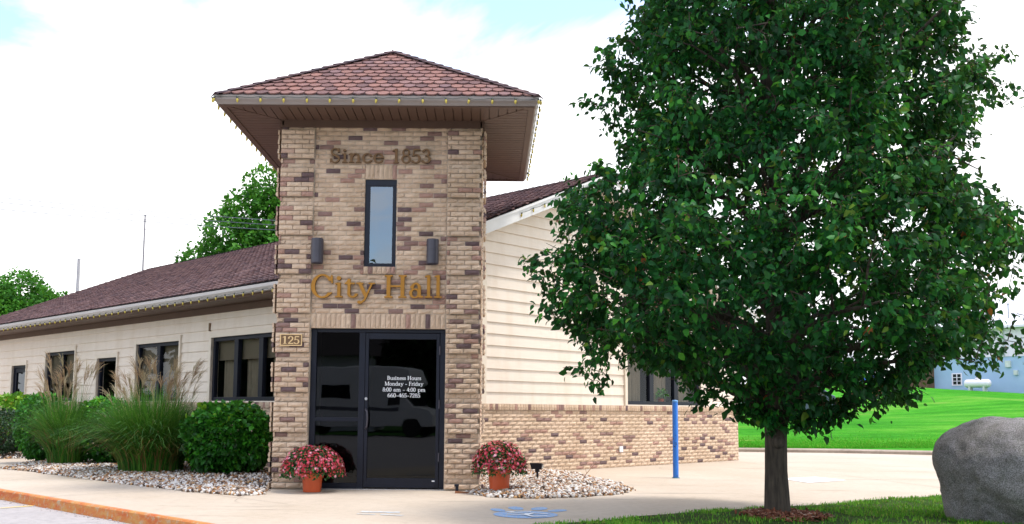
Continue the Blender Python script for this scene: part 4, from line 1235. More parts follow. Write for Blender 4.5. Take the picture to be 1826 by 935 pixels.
# ---------------------------------------------------------------- boulder
M['boulder'] = None
m, nt, b = new_mat('granite')
n1 = noise_node(nt, 1.6, 6, .65); n2 = noise_node(nt, 95, 4, .75); n3 = noise_node(nt, 9, 6, .7); n4 = noise_node(nt, 320, 2, .6)
r1 = ramp(nt, n1.outputs['Fac'], [(.3, (.18, .165, .155)), (.5, (.27, .255, .25)), (.72, (.37, .355, .365))])
r2 = ramp(nt, n2.outputs['Fac'], [(.36, (.38, .37, .36)), (.5, (1, 1, 1)), (.64, (1.8, 1.8, 1.85))])
r3 = ramp(nt, n3.outputs['Fac'], [(.3, (.72, .74, .66)), (.6, (1.05, 1.03, 1.05))])
c = mixc(nt, r1.outputs['Color'], r2.outputs['Color'], 1, 'MULTIPLY'); c = mixc(nt, c, r3.outputs['Color'], 1, 'MULTIPLY')
nt.links.new(c, b.inputs['Base Color']); b.inputs['Roughness'].default_value = .85
ad = nt.nodes.new('ShaderNodeMath'); ad.operation = 'ADD'; nt.links.new(n2.outputs['Fac'], ad.inputs[0]); nt.links.new(n3.outputs['Fac'], ad.inputs[1])
bump(nt, b, ad.outputs[0], .8, .03)
bm = bmesh.new(); bmesh.ops.create_icosphere(bm, subdivisions=6, radius=1)
BC = Vector((7.26, -3.30, .0))
for v in bm.verts:
    d = v.co.normalized()
    x, y, z = d
    # squarish boulder: steep left face, flat sloping top, undercut at the right foot
    p = 2.9
    q = 1 / (abs(x) ** p + abs(y) ** p + abs(z) ** p) ** (1 / p)
    v3 = Vector((x * q * 1.0, y * q * .80, z * q * .67)); v3.z += .44
    w = max(0, min(1, v3.z / 1.1))
    v3.z -= .10 * max(0, v3.x) * w + .06 * max(0, -v3.x - .45) ** 1.3 * w
    left = max(0, -v3.x)
    v3.x += left * (.07 * w * w - .03 * math.sin(PI * w))
    n_ = mnoise.noise(d * 1.4 + Vector((3, 1, 2))) * .09 + mnoise.noise(d * 3.5) * .034 - abs(mnoise.noise(d * 5 + Vector((1, 7, 2)))) * .018 + mnoise.noise(d * 11) * .012 + mnoise.noise(d * 26) * .006
    v3 += d * n_
    nd = (v3 - Vector((.05, -.75, .05))).length
    v3 += Vector((0, .10, .0)) * max(0, 1 - nd / .28)
    v.co = v3
me = bpy.data.meshes.new('boulder'); bm.to_mesh(me); bm.free(); me.materials.append(m); me.polygons.foreach_set('use_smooth', [True] * len(me.polygons))
bo = link('boulder', me); bo.location = BC; bo.rotation_euler = (0, 0, R(33))
tag(bo, 'huge rounded grey granite boulder resting on the lawn', 'boulder')

# ---------------------------------------------------------------- foliage
M['pear_leaf'] = toned('pear_leaf', [(0, (.003, .036, .010)), (.35, (.008, .085, .018)), (.7, (.022, .17, .022)), (.93, (.085, .34, .028)), (.985, (.16, .24, .03)), (1, (.30, .08, .02))],
                       .5, 6, .3, spec=.16, transl=.2)
M['bark'] = simple('grey_brown_bark', (.052, .040, .029), .95, .62, 9, 1.0, 26, stretch=(3.5, 3.5, .45))
M['twig'] = simple('twig_bark', (.06, .04, .028), .9, .2, 12)
M['fruit'] = simple('small_fruit', (.22, .10, .045), .6, .2, 30)
M['euonymus'] = toned('shrub_leaf', [(0, (.009, .065, .008)), (.5, (.028, .19, .012)), (.85, (.08, .38, .018)), (1, (.28, .50, .03))], .45, 10, .25, spec=.35, transl=.25)
M['dark_shrub'] = toned('dark_shrub_leaf', [(0, (.006, .024, .009)), (.6, (.012, .055, .012)), (1, (.03, .10, .018))], .45, 10, .25, spec=.45, transl=.15)
M['lime_shrub'] = toned('lime_shrub_leaf', [(0, (.05, .18, .012)), (.5, (.13, .36, .018)), (.9, (.28, .46, .025)), (1, (.45, .32, .03))], .45, 10, .25, spec=.4, transl=.25)
M['tree_leaf'] = toned('tree_leaf', [(0, (.018, .10, .008)), (.5, (.045, .21, .012)), (1, (.11, .34, .022))], .6, .6, .3, spec=.3, transl=.3)
M['tree_leaf_dark'] = toned('street_tree_leaf', [(0, (.010, .03, .010)), (1, (.03, .07, .02))], .7, .6, .3, spec=.2)
M['grass_leaf'] = toned('miscanthus_blade', [(0, (.02, .10, .012)), (.5, (.06, .22, .018)), (.82, (.15, .36, .035)), (.92, (.24, .17, .06)), (1, (.34, .16, .06))], .55, 4, .3, spec=.35, transl=.2)
M['plume'] = toned('grass_plume', [(0, (.42, .26, .16)), (.5, (.55, .41, .27)), (1, (.64, .54, .38))], .9, 10, .2, transl=.4)

def leaves_mesh(name, P, out, size, mat, parent, droop=.5, template='leaf', up_bias=.6, tone=None, wid=None):
    n = len(P)
    d = out + unit_rand(n) * .9; d[:, 2] -= droop
    up = unit_rand(n) * .9; up[:, 2] += up_bias; up = up + out * .35
    Rm = basis(d, up)
    tv, tf = (LEAF_V, LEAF_T) if template == 'leaf' else (LEAFLET_V, LEAFLET_T)
    s = size * np.clip(RNG.normal(1, .24, n), .45, 1.5)
    sc = np.stack([s * (wid if wid is not None else 1) * RNG.uniform(.8, 1.2, n), s, s * RNG.uniform(.6, 1.6, n)], 1)
    V_, F_ = scatter(tv, tf, P, Rm, sc)
    if tone is None: tone = RNG.random(n)
    return np_mesh(name, V_, F_, mat, parent, np.repeat(tone, len(tf)), smooth=False)

def noise3(P, s, seed=0):
    return np.array([mnoise.noise(Vector((p[0] * s + seed, p[1] * s, p[2] * s))) for p in P])

# ---- the pear tree in front
pear = thing('pear_tree', 'large leafy pear tree with a dense dark green crown on the lawn', 'tree', tuple(TREE))
ZT = np.array([1.02, 1.18, 1.45, 1.66, 1.9, 2.4, 2.8, 3.2, 3.5, 3.9, 4.35, 4.85, 5.2, 5.5, 6.0, 7.0, 8.0, 8.7])
RLf = np.array([.15, .35, .85, 1.55, 2.15, 2.38, 2.45, 2.32, 2.05, 1.62, 1.62, 1.66, 1.55, 1.48, 1.38, 1.05, .6, .1])
RRt = np.array([.45, .85, 1.45, 1.70, 2.05, 2.15, 2.4, 2.15, 2.0, 2.0, 2.12, 2.15, 1.95, 1.9, 1.7, 1.25, .7, .1])
def env(z, az):
    l = np.interp(z, ZT, RLf); r = np.interp(z, ZT, RRt)
    c = np.cos(az); return np.where(c > 0, l + (r - l) * (.5 + .5 * c), l + (r - l) * (.5 + .5 * c))
tx, ty, tz = TREE
wood = MB(); nodes = []
lead = [(tx, ty, tz - .1), (tx, ty, tz + .05), (tx - .005, ty, .5), (tx, ty, .85), (tx + .01, ty, 1.15), (tx + .03, ty, 1.7), (tx, ty + .03, 2.6), (tx + .05, ty, 3.6), (tx, ty, 4.8), (tx + .05, ty, 6.2), (tx, ty, 7.8)]
wood.tube(lead, [.17, .135, .114, .112, .13, .095, .085, .07, .055, .035, .012], 18)
for a, b_ in zip(lead[4:], lead[5:]):
    for t in np.linspace(0, 1, 6): nodes.append(tuple(Vector(a).lerp(Vector(b_), float(t))))
# burr on the trunk and a cut stub
wood.lathe((tx - .01, ty - .105, .80), [(0, -.07), (.05, -.05), (.07, 0), (.05, .05), (0, .07)], 10)
wood.tube([(tx - .1, ty, 1.12), (tx - .26, ty - .05, 1.22), (tx - .33, ty - .06, 1.24)], [.03, .018, .012], 6)
limbs = []
for a_, r_, z_ in ((2.6, .55, 2.3), (.2, .6, 2.2), (4.4, .45, 2.4), (1.3, .4, 2.6)):
    q_ = [Vector((tx, ty, .92)), Vector((tx + .10 * math.cos(a_), ty + .10 * math.sin(a_), 1.15)), Vector((tx + .26 * math.cos(a_), ty + .26 * math.sin(a_), 1.55)), Vector((tx + r_ * math.cos(a_), ty + r_ * math.sin(a_), z_))]
    wood.tube(q_, [.085, .078, .062, .04], 10); nodes += [tuple(q_[2]), tuple(q_[3])]
ga_ = 0.6
for i in range(46):
    z0 = 1.0 + (i / 46) ** 1.15 * 5.6
    az = ga_ + i * 2.39996 + random.uniform(-.25, .25)
    zt = z0 + random.uniform(.35, 1.5) + .35
    if i < 10: zt = z0 + random.uniform(.3, .9)
    rt = float(env(min(zt, 8.4), az)) * random.uniform(.75, .97)
    p0 = Vector((tx, ty, z0)); p3 = Vector((tx + rt * math.cos(az), ty + rt * math.sin(az), zt))
    mid = p0.lerp(p3, .45) + Vector((random.uniform(-.12, .12), random.uniform(-.12, .12), .28 + random.uniform(-.1, .15)))
    pl = []
    for t in np.linspace(0, 1, 9):
        t = float(t); pl.append(p0 * (1 - t) ** 2 + mid * 2 * t * (1 - t) + p3 * t * t + Vector((random.uniform(-.02, .02), random.uniform(-.02, .02), random.uniform(-.02, .02))))
    r0 = .055 * (1 - .6 * i / 46) if i > 5 else .075
    wood.tube(pl, [r0 * (1 - .85 * k / 8) + .004 for k in range(9)], 7)
    nodes += [tuple(q) for q in pl[2:]]
    limbs.append(pl)
    for q in range(5):      # side branches
        b0_ = pl[2 + q + random.randint(0, 1)]
        aa = az + random.choice((-1, 1)) * random.uniform(.4, 1.2)
        ln_ = random.uniform(.35, .9)
        e_ = b0_ + Vector((math.cos(aa) * ln_, math.sin(aa) * ln_, random.uniform(-.15, .5)))
        m_ = b0_.lerp(e_, .5) + Vector((0, 0, .08))
        sb = [b0_, b0_.lerp(m_, .6), m_, m_.lerp(e_, .6), e_]
        wood.tube(sb, [.016, .013, .010, .007, .004], 5)
        nodes += [tuple(x) for x in sb[1:]]
wood.build('trunk', M['bark'], pear, smooth=True, recalc=False)
nodes = np.array(nodes)
# leaf clusters through the crown: denser outside, thinned by noise so that sky shows through
NC = 5600
zc = []
while len(zc) < NC:
    z = random.uniform(.98, 8.6); az = random.uniform(0, 2 * PI)
    rm = float(env(z, az))
    if random.random() > (rm / 2.6) ** 1.1: continue
    lob = 1 + .16 * mnoise.noise(Vector((math.cos(az) * 2.1, math.sin(az) * 2.1, z * 1.25))) + .14 * mnoise.noise(Vector((math.cos(az) * 5, math.sin(az) * 5, z * 2.9 + 7)))
    rf = 1 - abs(random.gauss(0, .30))
    if rf < .05: continue
    p = Vector((tx + rm * lob * rf * math.cos(az), ty + rm * lob * rf * math.sin(az), z))
    g = mnoise.noise(p * 1.7 + Vector((5, 2, 9))) + .5 * mnoise.noise(p * 3.6)
    if g < -.20: continue
    zc.append(tuple(p))
# shoots that break the outline (positions seen against the sky)
for (dx, dz, n_) in ((-1.8, 4.95, 7), (-1.75, 4.4, 6), (-2.42, 2.75, 9), (-2.3, 2.3, 8), (2.45, 4.95, 9), (2.4, 4.55, 9), (2.15, 4.1, 8), (2.55, 2.9, 16), (2.4, 3.15, 12), (2.65, 2.65, 10), (2.0, 1.95, 14), (2.3, 1.85, 9), (2.55, 1.72, 7),
                     (1.5, 1.38, 9), (1.2, 1.42, 10), (.75, 1.18, 8), (.45, 1.1, 7), (-1.85, 1.52, 9), (-.72, 1.32, 7), (-.45, 1.22, 6), (2.0, 2.2, 10), (-2.0, 2.1, 9)):
    for _ in range(n_):
        zc.append((tx + dx + random.gauss(0, .14), ty + random.gauss(0, .35), dz + random.gauss(0, .09)))
zc = np.array(zc)
tw_ = MB(); LP = []; LO = []; FP = []
near = np.array([((nodes - c_) ** 2).sum(1).min() for c_ in zc])
grown = np.zeros((len(nodes) + len(zc), 3)); grown[:len(nodes)] = nodes; ng = len(nodes)
for c_ in zc[np.argsort(near)]:
    gn = grown[:ng]
    d2 = ((gn - c_) ** 2).sum(1) + .6 * np.maximum(0, gn[:, 2] - c_[2]) ** 2
    nd = Vector(gn[int(np.argmin(d2))]); grown[ng] = c_; ng += 1; c_ = Vector(c_)
    dl = (c_ - nd).length
    if dl > .05:
        mm = nd.lerp(c_, .5) + Vector((random.gauss(0, .02), random.gauss(0, .02), .10 * dl))
        tw_.tube([nd, mm, c_], [.0055, .0042, .0022], 4, cap=False)
    outd = (c_ - nd).normalized() if dl > 1e-4 else Vector((0, 0, 1))
    k = random.randint(11, 24)
    for _ in range(k):
        t = random.random() ** .7
        q = nd.lerp(c_, max(0, 1 - .28 * t / max(dl, .28))) if dl > .05 else c_
        q = q + Vector((random.gauss(0, .055), random.gauss(0, .055), random.gauss(0, .05)))
        LP.append(tuple(q)); LO.append(tuple(outd))
    if random.random() < .12:
        for _ in range(random.randint(3, 7)): FP.append(tuple(c_ + Vector((random.gauss(0, .03), random.gauss(0, .03), random.gauss(-.02, .03)))))
tw_.build('twigs', M['twig'], pear, recalc=False)
LP = np.array(LP); LO = np.array(LO); LO[:, 2] *= .5
rel = LP - np.array([tx, ty, 0]); az_ = np.arctan2(rel[:, 1], rel[:, 0])
tn = np.clip(RNG.normal(.36, .27, len(LP)) + .30 * noise3(LP, 1.2, 3), 0, .975)
tn = np.where(RNG.random(len(LP)) < .0015, 1.0, tn)
leaves_mesh('leaves', LP, LO, .075, M['pear_leaf'], pear, droop=.75, tone=tn, wid=1.12)
FP = np.array(FP); V_, F_, T_ = rocks(FP, RNG.uniform(.006, .009, len(FP)))
tag(np_mesh('fruit', V_, F_, M['fruit'], pear, T_), kind='stuff')
print('pear leaves', len(LP))

# ---- clipped shrubs
def shrub(name, label, loc, rx, ry, h, nl, size, mat, group=None, p=2.6, zlow=.06, stems=True, seed=0, tone_top=.25, wid=1.25):
    t = thing(name, label, 'shrub', loc, group)
    n = nl; d = unit_rand(n)
    q = 1 / (np.abs(d) ** p).sum(1) ** (1 / p)
    rf = 1 - np.abs(RNG.normal(0, .13, n)); 
    lob = 1 + .14 * noise3(d, 2.2, seed) + .11 * noise3(d, 5.5, seed + 3)
    P = d * (q * rf * lob)[:, None] * np.array([rx, ry, h / 2]) + np.array([loc[0], loc[1], loc[2] + h / 2 + zlow / 2])
    keep = P[:, 2] > loc[2] + zlow
    keep &= (noise3(P, 4.0, seed + 9) > -.6)
    lowcut = (P[:, 2] - loc[2]) / h
    rad = np.hypot((P[:, 0] - loc[0]) / rx, (P[:, 1] - loc[1]) / ry)
    keep &= ~((lowcut < .2) & (rad > .62 + lowcut * 1.9))
    P = P[keep]; d = d[keep]
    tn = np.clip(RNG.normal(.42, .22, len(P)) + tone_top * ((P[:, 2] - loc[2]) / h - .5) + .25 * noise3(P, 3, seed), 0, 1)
    leaves_mesh('leaves', P, d, size, mat, t, droop=.35, tone=tn, wid=wid, up_bias=.8)
    mb = MB()
    for i in range(14):
        a = 2 * PI * i / 14 + random.uniform(-.2, .2); r1 = random.uniform(.45, .8)
        base = Vector((loc[0] + .07 * math.cos(a), loc[1] + .07 * math.sin(a), loc[2] - .03))
        end = Vector((loc[0] + rx * r1 * math.cos(a), loc[1] + ry * r1 * math.sin(a), loc[2] + h * random.uniform(.55, .9)))
        m_ = base.lerp(end, .5) + Vector((0, 0, .12 * h)); mb.tube([base, base.lerp(m_, .6), m_, end], [.014, .012, .009, .004], 5)
    mb.build('stems', M['twig'], t, recalc=False)
    return t
gl = .06
shrub('shrub', 'big clipped round leafed green shrub nearest the tower, right of the tall grass', (-2.66, 2.35, gl), .66, .62, 1.06, 8200, .084, M['euonymus'], p=2.8, seed=1)
shrub('shrub', 'bright green shrub squeezed between the two tall grass clumps', (-5.62, 4.72, gl), .46, .46, 1.16, 4200, .068, M['euonymus'], seed=2, tone_top=.4)
shrub('shrub', 'upright dark green rounded shrub left of the smaller grass clump', (-7.15, 5.45, gl), .44, .46, 1.24, 4200, .066, M['euonymus'], seed=3, tone_top=.1)
shrub('shrub', 'low very dark shrub at the left edge of the photo', (-9.05, 7.5, gl), .62, .55, .92, 4200, .06, M['dark_shrub'], seed=4)
shrub('shrub', 'yellow green shrub behind the low dark shrub at the far left', (-9.5, 9.0, gl), 1.0, .62, 1.22, 4200, .095, M['lime_shrub'], seed=5)

# ---- tall ornamental grasses with plumes
def curve_strips(name, roots, az, length, lean, width, mat, parent, tone, segs=6, curl=1.0):
    n = len(roots); s = np.linspace(0, 1, segs + 1)
    out = np.stack([np.cos(az), np.sin(az)], 1)
    side = np.stack([-np.sin(az), np.cos(az), 0 * az], 1)
    V_ = np.zeros((n, segs + 1, 2, 3))
    for i, t in enumerate(s):
        hor = length * lean * (t ** 1.8) ; ver = length * (t - .55 * curl * lean * t ** 3)
        c = roots + np.concatenate([out * hor[:, None], ver[:, None]], 1)
        w = (width * (1 - t) ** .6 * (.6 + .4 * min(1, t * 4)) + .0006)[:, None] * side
        V_[:, i, 0] = c + w; V_[:, i, 1] = c - w
    f = np.array([(2 * i, 2 * i + 1, 2 * i + 3, 2 * i + 2) for i in range(segs)])
    Fs = (f[None] + (np.arange(n) * 2 * (segs + 1))[:, None, None]).reshape(-1, 4)
    return np_mesh(name, V_.reshape(-1, 3), Fs, mat, parent, np.repeat(tone, segs))
def tall_grass(label, loc, r0, hgt, n, nplume, plh, spread=1.0, bias=None):
    t = thing('ornamental_grass', label, 'ornamental grass', loc, 'tall plumed grasses in the shrub bed')
    r = r0 * np.sqrt(RNG.random(n)); a = RNG.uniform(0, 2 * PI, n)
    roots = np.stack([loc[0] + r * np.cos(a), loc[1] + r * np.sin(a), np.full(n, loc[2] - .02)], 1)
    az = a + RNG.normal(0, .7, n)
    ln_ = hgt * RNG.uniform(.62, 1.12, n)
    lean = np.clip(np.abs(RNG.normal(.55, .27, n)) * (.35 + .85 * r / r0) * spread, .03, 1.15)
    tn = np.clip(RNG.beta(2, 2.6, n), 0, 1); dry = RNG.random(n) < np.where(lean > .6, .22, .05); tn = np.where(dry, RNG.uniform(.88, 1, n), np.minimum(tn, .87))
    ln_ = np.where(dry, ln_ * .8, ln_)
    curve_strips('blades', roots, az, ln_, lean, np.full(n, .0062), M['grass_leaf'], t, tn)
    mb = MB(); PP = []; PO = []
    for i in range(nplume):
        aa = random.uniform(0, 2 * PI); rr = r0 * random.random() ** .5
        b0 = Vector((loc[0] + rr * math.cos(aa), loc[1] + rr * math.sin(aa), loc[2])); 
        hh = plh * random.uniform(.66, 1.03); le = random.uniform(.02, .22); a2 = aa + random.gauss(0, .8)
        o_ = Vector((math.cos(a2), math.sin(a2), 0))
        pl = [b0 + o_ * (hh * le * t ** 2) + Vector((0, 0, hh * (t - .12 * le * t ** 3))) for t in (0, .25, .5, .7, .85, 1)]
        mb.tube(pl, [.0028, .0025, .0022, .002, .0016, .001], 4, cap=False, tone=.4)
        top = pl[-1]; dr = (pl[-1] - pl[-2]).normalized()
        tn_ = random.random()
        for j in range(15):       # drooping feathery rays of the plume
            st = top - dr * random.uniform(0, .16)
            ra = random.uniform(0, 2 * PI); sd = Vector((math.cos(ra), math.sin(ra), 0)) * .55 + o_ * .45
            L_ = random.uniform(.10, .24)
            q = [st, st + dr * L_ * .5 + sd * L_ * .16, st + dr * L_ * .85 + sd * L_ * .42, st + dr * L_ * .95 + sd * L_ * .72]
            mb.tube(q, [.0018, .0028, .0024, .0006], 3, cap=False, tone=tn_)
    mb.build('plumes', M['plume'], t, recalc=False)
    return t
tall_grass('widest clump of tall green grass with buff plumes, beside the big clipped shrub', (-4.02, 2.65, gl), .50, 1.42, 6200, 62, 1.74, 1.1)
tall_grass('smaller tall green grass clump with pinkish plumes between two shrubs', (-6.22, 4.45, gl), .30, 1.38, 2500, 40, 1.86, .9)

# ---- potted chrysanthemums
M['pot'] = simple('orange_terracotta', (.58, .085, .018), .45, .08, 6)
M['soil'] = simple('potting_soil', (.03, .02, .015), .95, .3, 30)
M['mum_leaf'] = toned('mum_leaf', [(0, (.012, .05, .012)), (1, (.05, .14, .025))], .6, 20, .2)
M['petal'] = toned('mum_petal', [(0, (.32, .010, .025)), (.45, (.58, .028, .06)), (.75, (.74, .09, .16)), (.92, (.86, .26, .38)), (1, (.92, .52, .62))], .6, 30, .1, transl=.15)
def petal_template():
    vs = [(0, 0, .10)]; fs = []
    n = 8
    for i in range(n):
        a = 2 * PI * i / n; b_ = a + .36; c_ = a + .72
        k = len(vs)
        vs += [(.35 * math.cos(a), .35 * math.sin(a), .02), (1.0 * math.cos(b_), 1.0 * math.sin(b_), .12), (.35 * math.cos(c_), .35 * math.sin(c_), .02)]
        fs += [(0, k, k + 1), (0, k + 1, k + 2)]
    return np.array(vs), np.array(fs)
PET = petal_template()
def mums(label, loc, rw, hh, ph, r1, r2, seed):
    t = thing('potted_plant', label, 'potted plant', loc, 'pots of chrysanthemums beside the entrance')
    x, y, z = loc
    mb = MB(); mb.lathe(loc, [(0, .004), (r2, .0), (r2 + .004, .01), (r1 - .012, ph - .055), (r1 + .004, ph - .05), (r1 + .008, ph), (r1 - .008, ph), (r1 - .015, ph - .03)], 32); mb.build('pot', M['pot'], t, smooth=False)
    mb = MB(); mb.lathe(loc, [(0, ph - .025), (r1 - .012, ph - .03)], 24); mb.build('soil', M['soil'], t)
    n = 2600; d = unit_rand(n); d[:, 2] = np.abs(d[:, 2]) * 1.0 - .25 * (RNG.random(n) < .45)
    rf = 1 - np.abs(RNG.normal(0, .14, n)); lob = 1 + .08 * noise3(d, 3, seed)
    P = d * (rf * lob)[:, None] * np.array([rw, rw * .95, hh]) + np.array([x, y, z + ph + .03])
    leaves_mesh('leaves', P, d, .042, M['mum_leaf'], t, droop=.1, wid=1.0)
    n = 1250; d = unit_rand(n); d[:, 2] = np.abs(d[:, 2]) - .16 * (RNG.random(n) < .4)
    lob = 1 + .08 * noise3(d, 3, seed)
    P = d * (lob * RNG.uniform(1.0, 1.09, n))[:, None] * np.array([rw, rw * .95, hh]) + np.array([x, y, z + ph + .03])
    nrm = d + unit_rand(n) * .35
    up = unit_rand(n); Rm = basis(np.cross(nrm, up), nrm)
    big = RNG.random(n) < .16
    sz = np.where(big, RNG.uniform(.022, .031, n), RNG.uniform(.013, .022, n)); tn = np.where(big, RNG.uniform(.72, 1, n), RNG.uniform(0, .66, n))
    V_, F_ = scatter(PET[0], PET[1], P, Rm, sz)
    tag(np_mesh('flowers', V_, F_, M['petal'], t, np.repeat(tn, len(PET[1]))), kind='stuff')
    return t
mums('orange pot of red pink chrysanthemums on the slab left of the glass door', (-.80, -.40, .002), .405, .32, .24, .145, .115, 1)
mums('orange pot of red pink chrysanthemums set on the gravel right of the door', (1.70, -.42, .045), .35, .33, .27, .155, .125, 7)
# plant on the inner sill of the gable window
sillp = FR.p(7.6, -.20, WZ0 + .03)
t = thing('window_plant', 'small green plant in a red pot inside the gable window', 'potted plant', tuple(sillp))
mb = MB(); mb.lathe(tuple(sillp), [(0, 0), (.05, 0), (.07, .11), (.062, .11), (0, .10)], 16); mb.build('pot', M['pot'], t)
d = unit_rand(130); d[:, 2] = np.abs(d[:, 2]); leaves_mesh('leaves', d * .16 * RNG.random((130, 1)) ** .4 + np.array(sillp) + np.array([0, 0, .14]), d, .075, M['euonymus'], t)

# ---- background trees
def bg_tree(name, label, loc, blobs, n, size, mat, group=None, trunk_h=3, tr=.2, gap=-.25, ns=.5):
    t = thing(name, label, 'tree', loc, group)
    P = []; O_ = []
    w = np.array([b_[3] ** 2 for b_ in blobs]); w = w / w.sum()
    mb = MB(); mb.tube([loc, (loc[0] + .1, loc[1], loc[2] + trunk_h), (loc[0], loc[1], loc[2] + max(b_[2] for b_ in blobs))], [tr, tr * .7, tr * .15], 8)
    for bi, b_ in enumerate(blobs):
        m_ = int(n * w[bi]); d = unit_rand(m_); rf = 1 - np.abs(RNG.normal(0, .28, m_))
        q = d * (rf * (1 + .18 * noise3(d, 2.4, bi * 3)))[:, None] * b_[3] + np.array([loc[0] + b_[0], loc[1] + b_[1], loc[2] + b_[2]])
        P.append(q); O_.append(d)
        c_ = Vector((loc[0] + b_[0], loc[1] + b_[1], loc[2] + b_[2])); st = Vector((loc[0], loc[1], loc[2] + max(trunk_h * .7, b_[2] - b_[3] - .8)))
        mb.tube([st, st.lerp(c_, .5) + Vector((0, 0, .2)), c_ + Vector((0, 0, b_[3] * .4))], [tr * .4, tr * .25, .03], 6)
    P = np.concatenate(P); O_ = np.concatenate(O_)
    kp = noise3(P, ns, 4) + .4 * noise3(P, ns * 2.6, 8) > gap
    P = P[kp]; O_ = O_[kp]
    leaves_mesh('crown', P, O_, size, mat, t, droop=.4, tone=np.clip(RNG.normal(.45, .2, len(P)) + .4 * noise3(P, ns * 1.4, 1) + .12 * O_[:, 2], 0, 1), wid=1.3)
    mb.build('trunk', M['bark'], t, recalc=False)
    return t
bg_tree('broadleaf_tree', 'green tree rising behind the roof just left of the tower', (-8.0, 28.5, 0),
        [(-.2, 0, 10.6, 1.25), (-.9, 0, 9.6, 1.35), (.8, .3, 9.6, 1.6), (-1.7, -.2, 8.4, 1.5), (.9, 0, 8.0, 2.0), (-2.7, 0, 7.3, 1.45), (-.8, -.6, 7.0, 1.7), (-3.3, .2, 5.9, 1.35), (-1.9, 0, 5.8, 1.7), (2.0, 0, 6.0, 2.2), (.3, 0, 5.2, 2), (-3.6, 0, 4.6, 1.3)], 34000, .17, M['tree_leaf'], ns=.9, gap=-.24)
bg_tree('broadleaf_tree', 'bushy green tree beyond the roof at the left edge', (-27.5, 46, 0),
        [(0, 0, 7.8, 1.7), (1.6, 0, 6.8, 1.6), (-2.2, 0, 7.0, 2.2), (2.7, 0, 5.6, 1.3), (0, -.5, 5.5, 2.4), (-3.5, 0, 5, 2.4), (3.6, 0, 4.2, 1.3)], 26000, .20, M['tree_leaf'], ns=.8, gap=-.4)
bg_tree('small_tree', 'small tree tip just showing over the roof slope beside the white post', (-21.7, 43, 0), [(0, 0, 6.9, .55), (.1, 0, 6.0, .9), (-.2, 0, 4.8, 1.3)], 2200, .24, M['tree_leaf'], ns=.9, tr=.1)
bg_tree('sparse_tree', 'thin sparse treetop peeking over the ridge between the tower and the pear tree', (5.9, 27.5, 0), [(.35, 0, 11.3, .55), (-.9, 0, 10.7, .5), (-3.0, 0, 10.0, .45), (0, 0, 9.2, 1.2), (-1.5, 0, 8.2, 1.5), (.5, 0, 7, 2.0)], 2400, .20, M['tree_leaf'], ns=1.4, tr=.12, gap=-.1)

# ---------------------------------------------------------------- poles and wires behind the building
def cam_pt(px, py, dep):
    a = (px - PPX) / F_PX; b_ = -(py - PPY) / F_PX
    return CAM + (CAX * a + CAY * b_ + CAZ) * dep
q = cam_pt(141, 462, 50)
mb = MB(); mb.tube([(q.x, q.y, 0), (q.x, q.y, q.z)], [.11, .085], 10); mb.lathe((q.x, q.y, q.z), [(.085, -.02), (.095, 0), (.06, .03), (0, .04)], 10)
tag(mb.build('flagpole', simple('pale_pole', (.42, .38, .42), .5, .05, 3)), 'thick pale post standing behind the roof at the left', 'post')
q = cam_pt(259, 383, 46)
mb = MB(); mb.tube([(q.x, q.y, 0), (q.x, q.y, q.z)], [.06, .04], 8)
for k, z in enumerate((.25, .7)): mb.tube([(q.x - .05, q.y, q.z - z), (q.x + .05, q.y, q.z - z)], .03, 6)
tag(mb.build('antenna_mast', simple('pale_mast', (.28, .25, .28), .5, .05, 3)), 'slender pale antenna mast rising behind the roof ridge', 'mast')
for k, (y0, y1, where) in enumerate(((343, 402, 'highest'), (352, 410, 'middle'), (366, 418, 'lowest'))):
    a = cam_pt(-260, y0 - 20, 37); b_ = cam_pt(640, y1, 37)
    mb = MB(); pl = []
    for i in range(25):
        t_ = i / 24; c_ = a.lerp(b_, t_); pl.append((c_.x, c_.y, c_.z - .5 * 4 * t_ * (1 - t_) * .35))
    mb.tube(pl, .013, 5)
    tag(mb.build('overhead_wire', M['wire'] if k < 0 else simple('grey_cable', (.10, .11, .15), .5)), where + ' of the three thin overhead wires crossing the sky behind the building', 'wire', 'overhead wires behind the building')

# ---------------------------------------------------------------- things on the hill
def ground_at(px, dep):
    q = cam_pt(px, 700, dep); return Vector((q.x, q.y, hill_z(q.x, q.y)))
w0 = cam_pt(1655, 700, 72); w1 = cam_pt(1826, 700, 66.5)
wd = Vector((w1.x - w0.x, w1.y - w0.y, 0)); wd.normalize(); wn = Vector((wd.y, -wd.x, 0))
if wn.dot(CAM - w0) < 0: wn = -wn
WH = Frame((w0.x, w0.y, 0), wd, wn)
WLn = 26
ware = thing('warehouse', 'long white metal shed with a pale blue lower wall on top of the grass hill', 'warehouse', (w0.x, w0.y, 2.6))
m, nt, b = new_mat('pale_blue_block'); n1 = noise_node(nt, .6, 5, .6)
nt.links.new(ramp(nt, n1.outputs['Fac'], [(.3, (.34, .46, .70)), (.7, (.42, .54, .78))]).outputs['Color'], b.inputs['Base Color']); b.inputs['Roughness'].default_value = .8
mb = MB(); mb.box(WH, 0, WLn, -12, 0, 1.2, 5.12); mb.build('block_wall', m, ware)
mwhite = simple('white_metal_siding', (.86, .74, .90), .45, .04, 2)
mb = MB()
k = 0
while k * .3 < WLn:
    mb.box(WH, k * .3, min(WLn, k * .3 + .27), -.02, .05, 5.1, 7.25); k += 1
mb.box(WH, 0, WLn, -12, .03, 5.10, 7.2); mb.prism([WH.p(.0, .03, 7.2), WH.p(.0, -12, 7.2), WH.p(.0, -6, 9.6)], wd * WLn)
mb.build('upper_wall', mwhite, ware)
mb = MB()
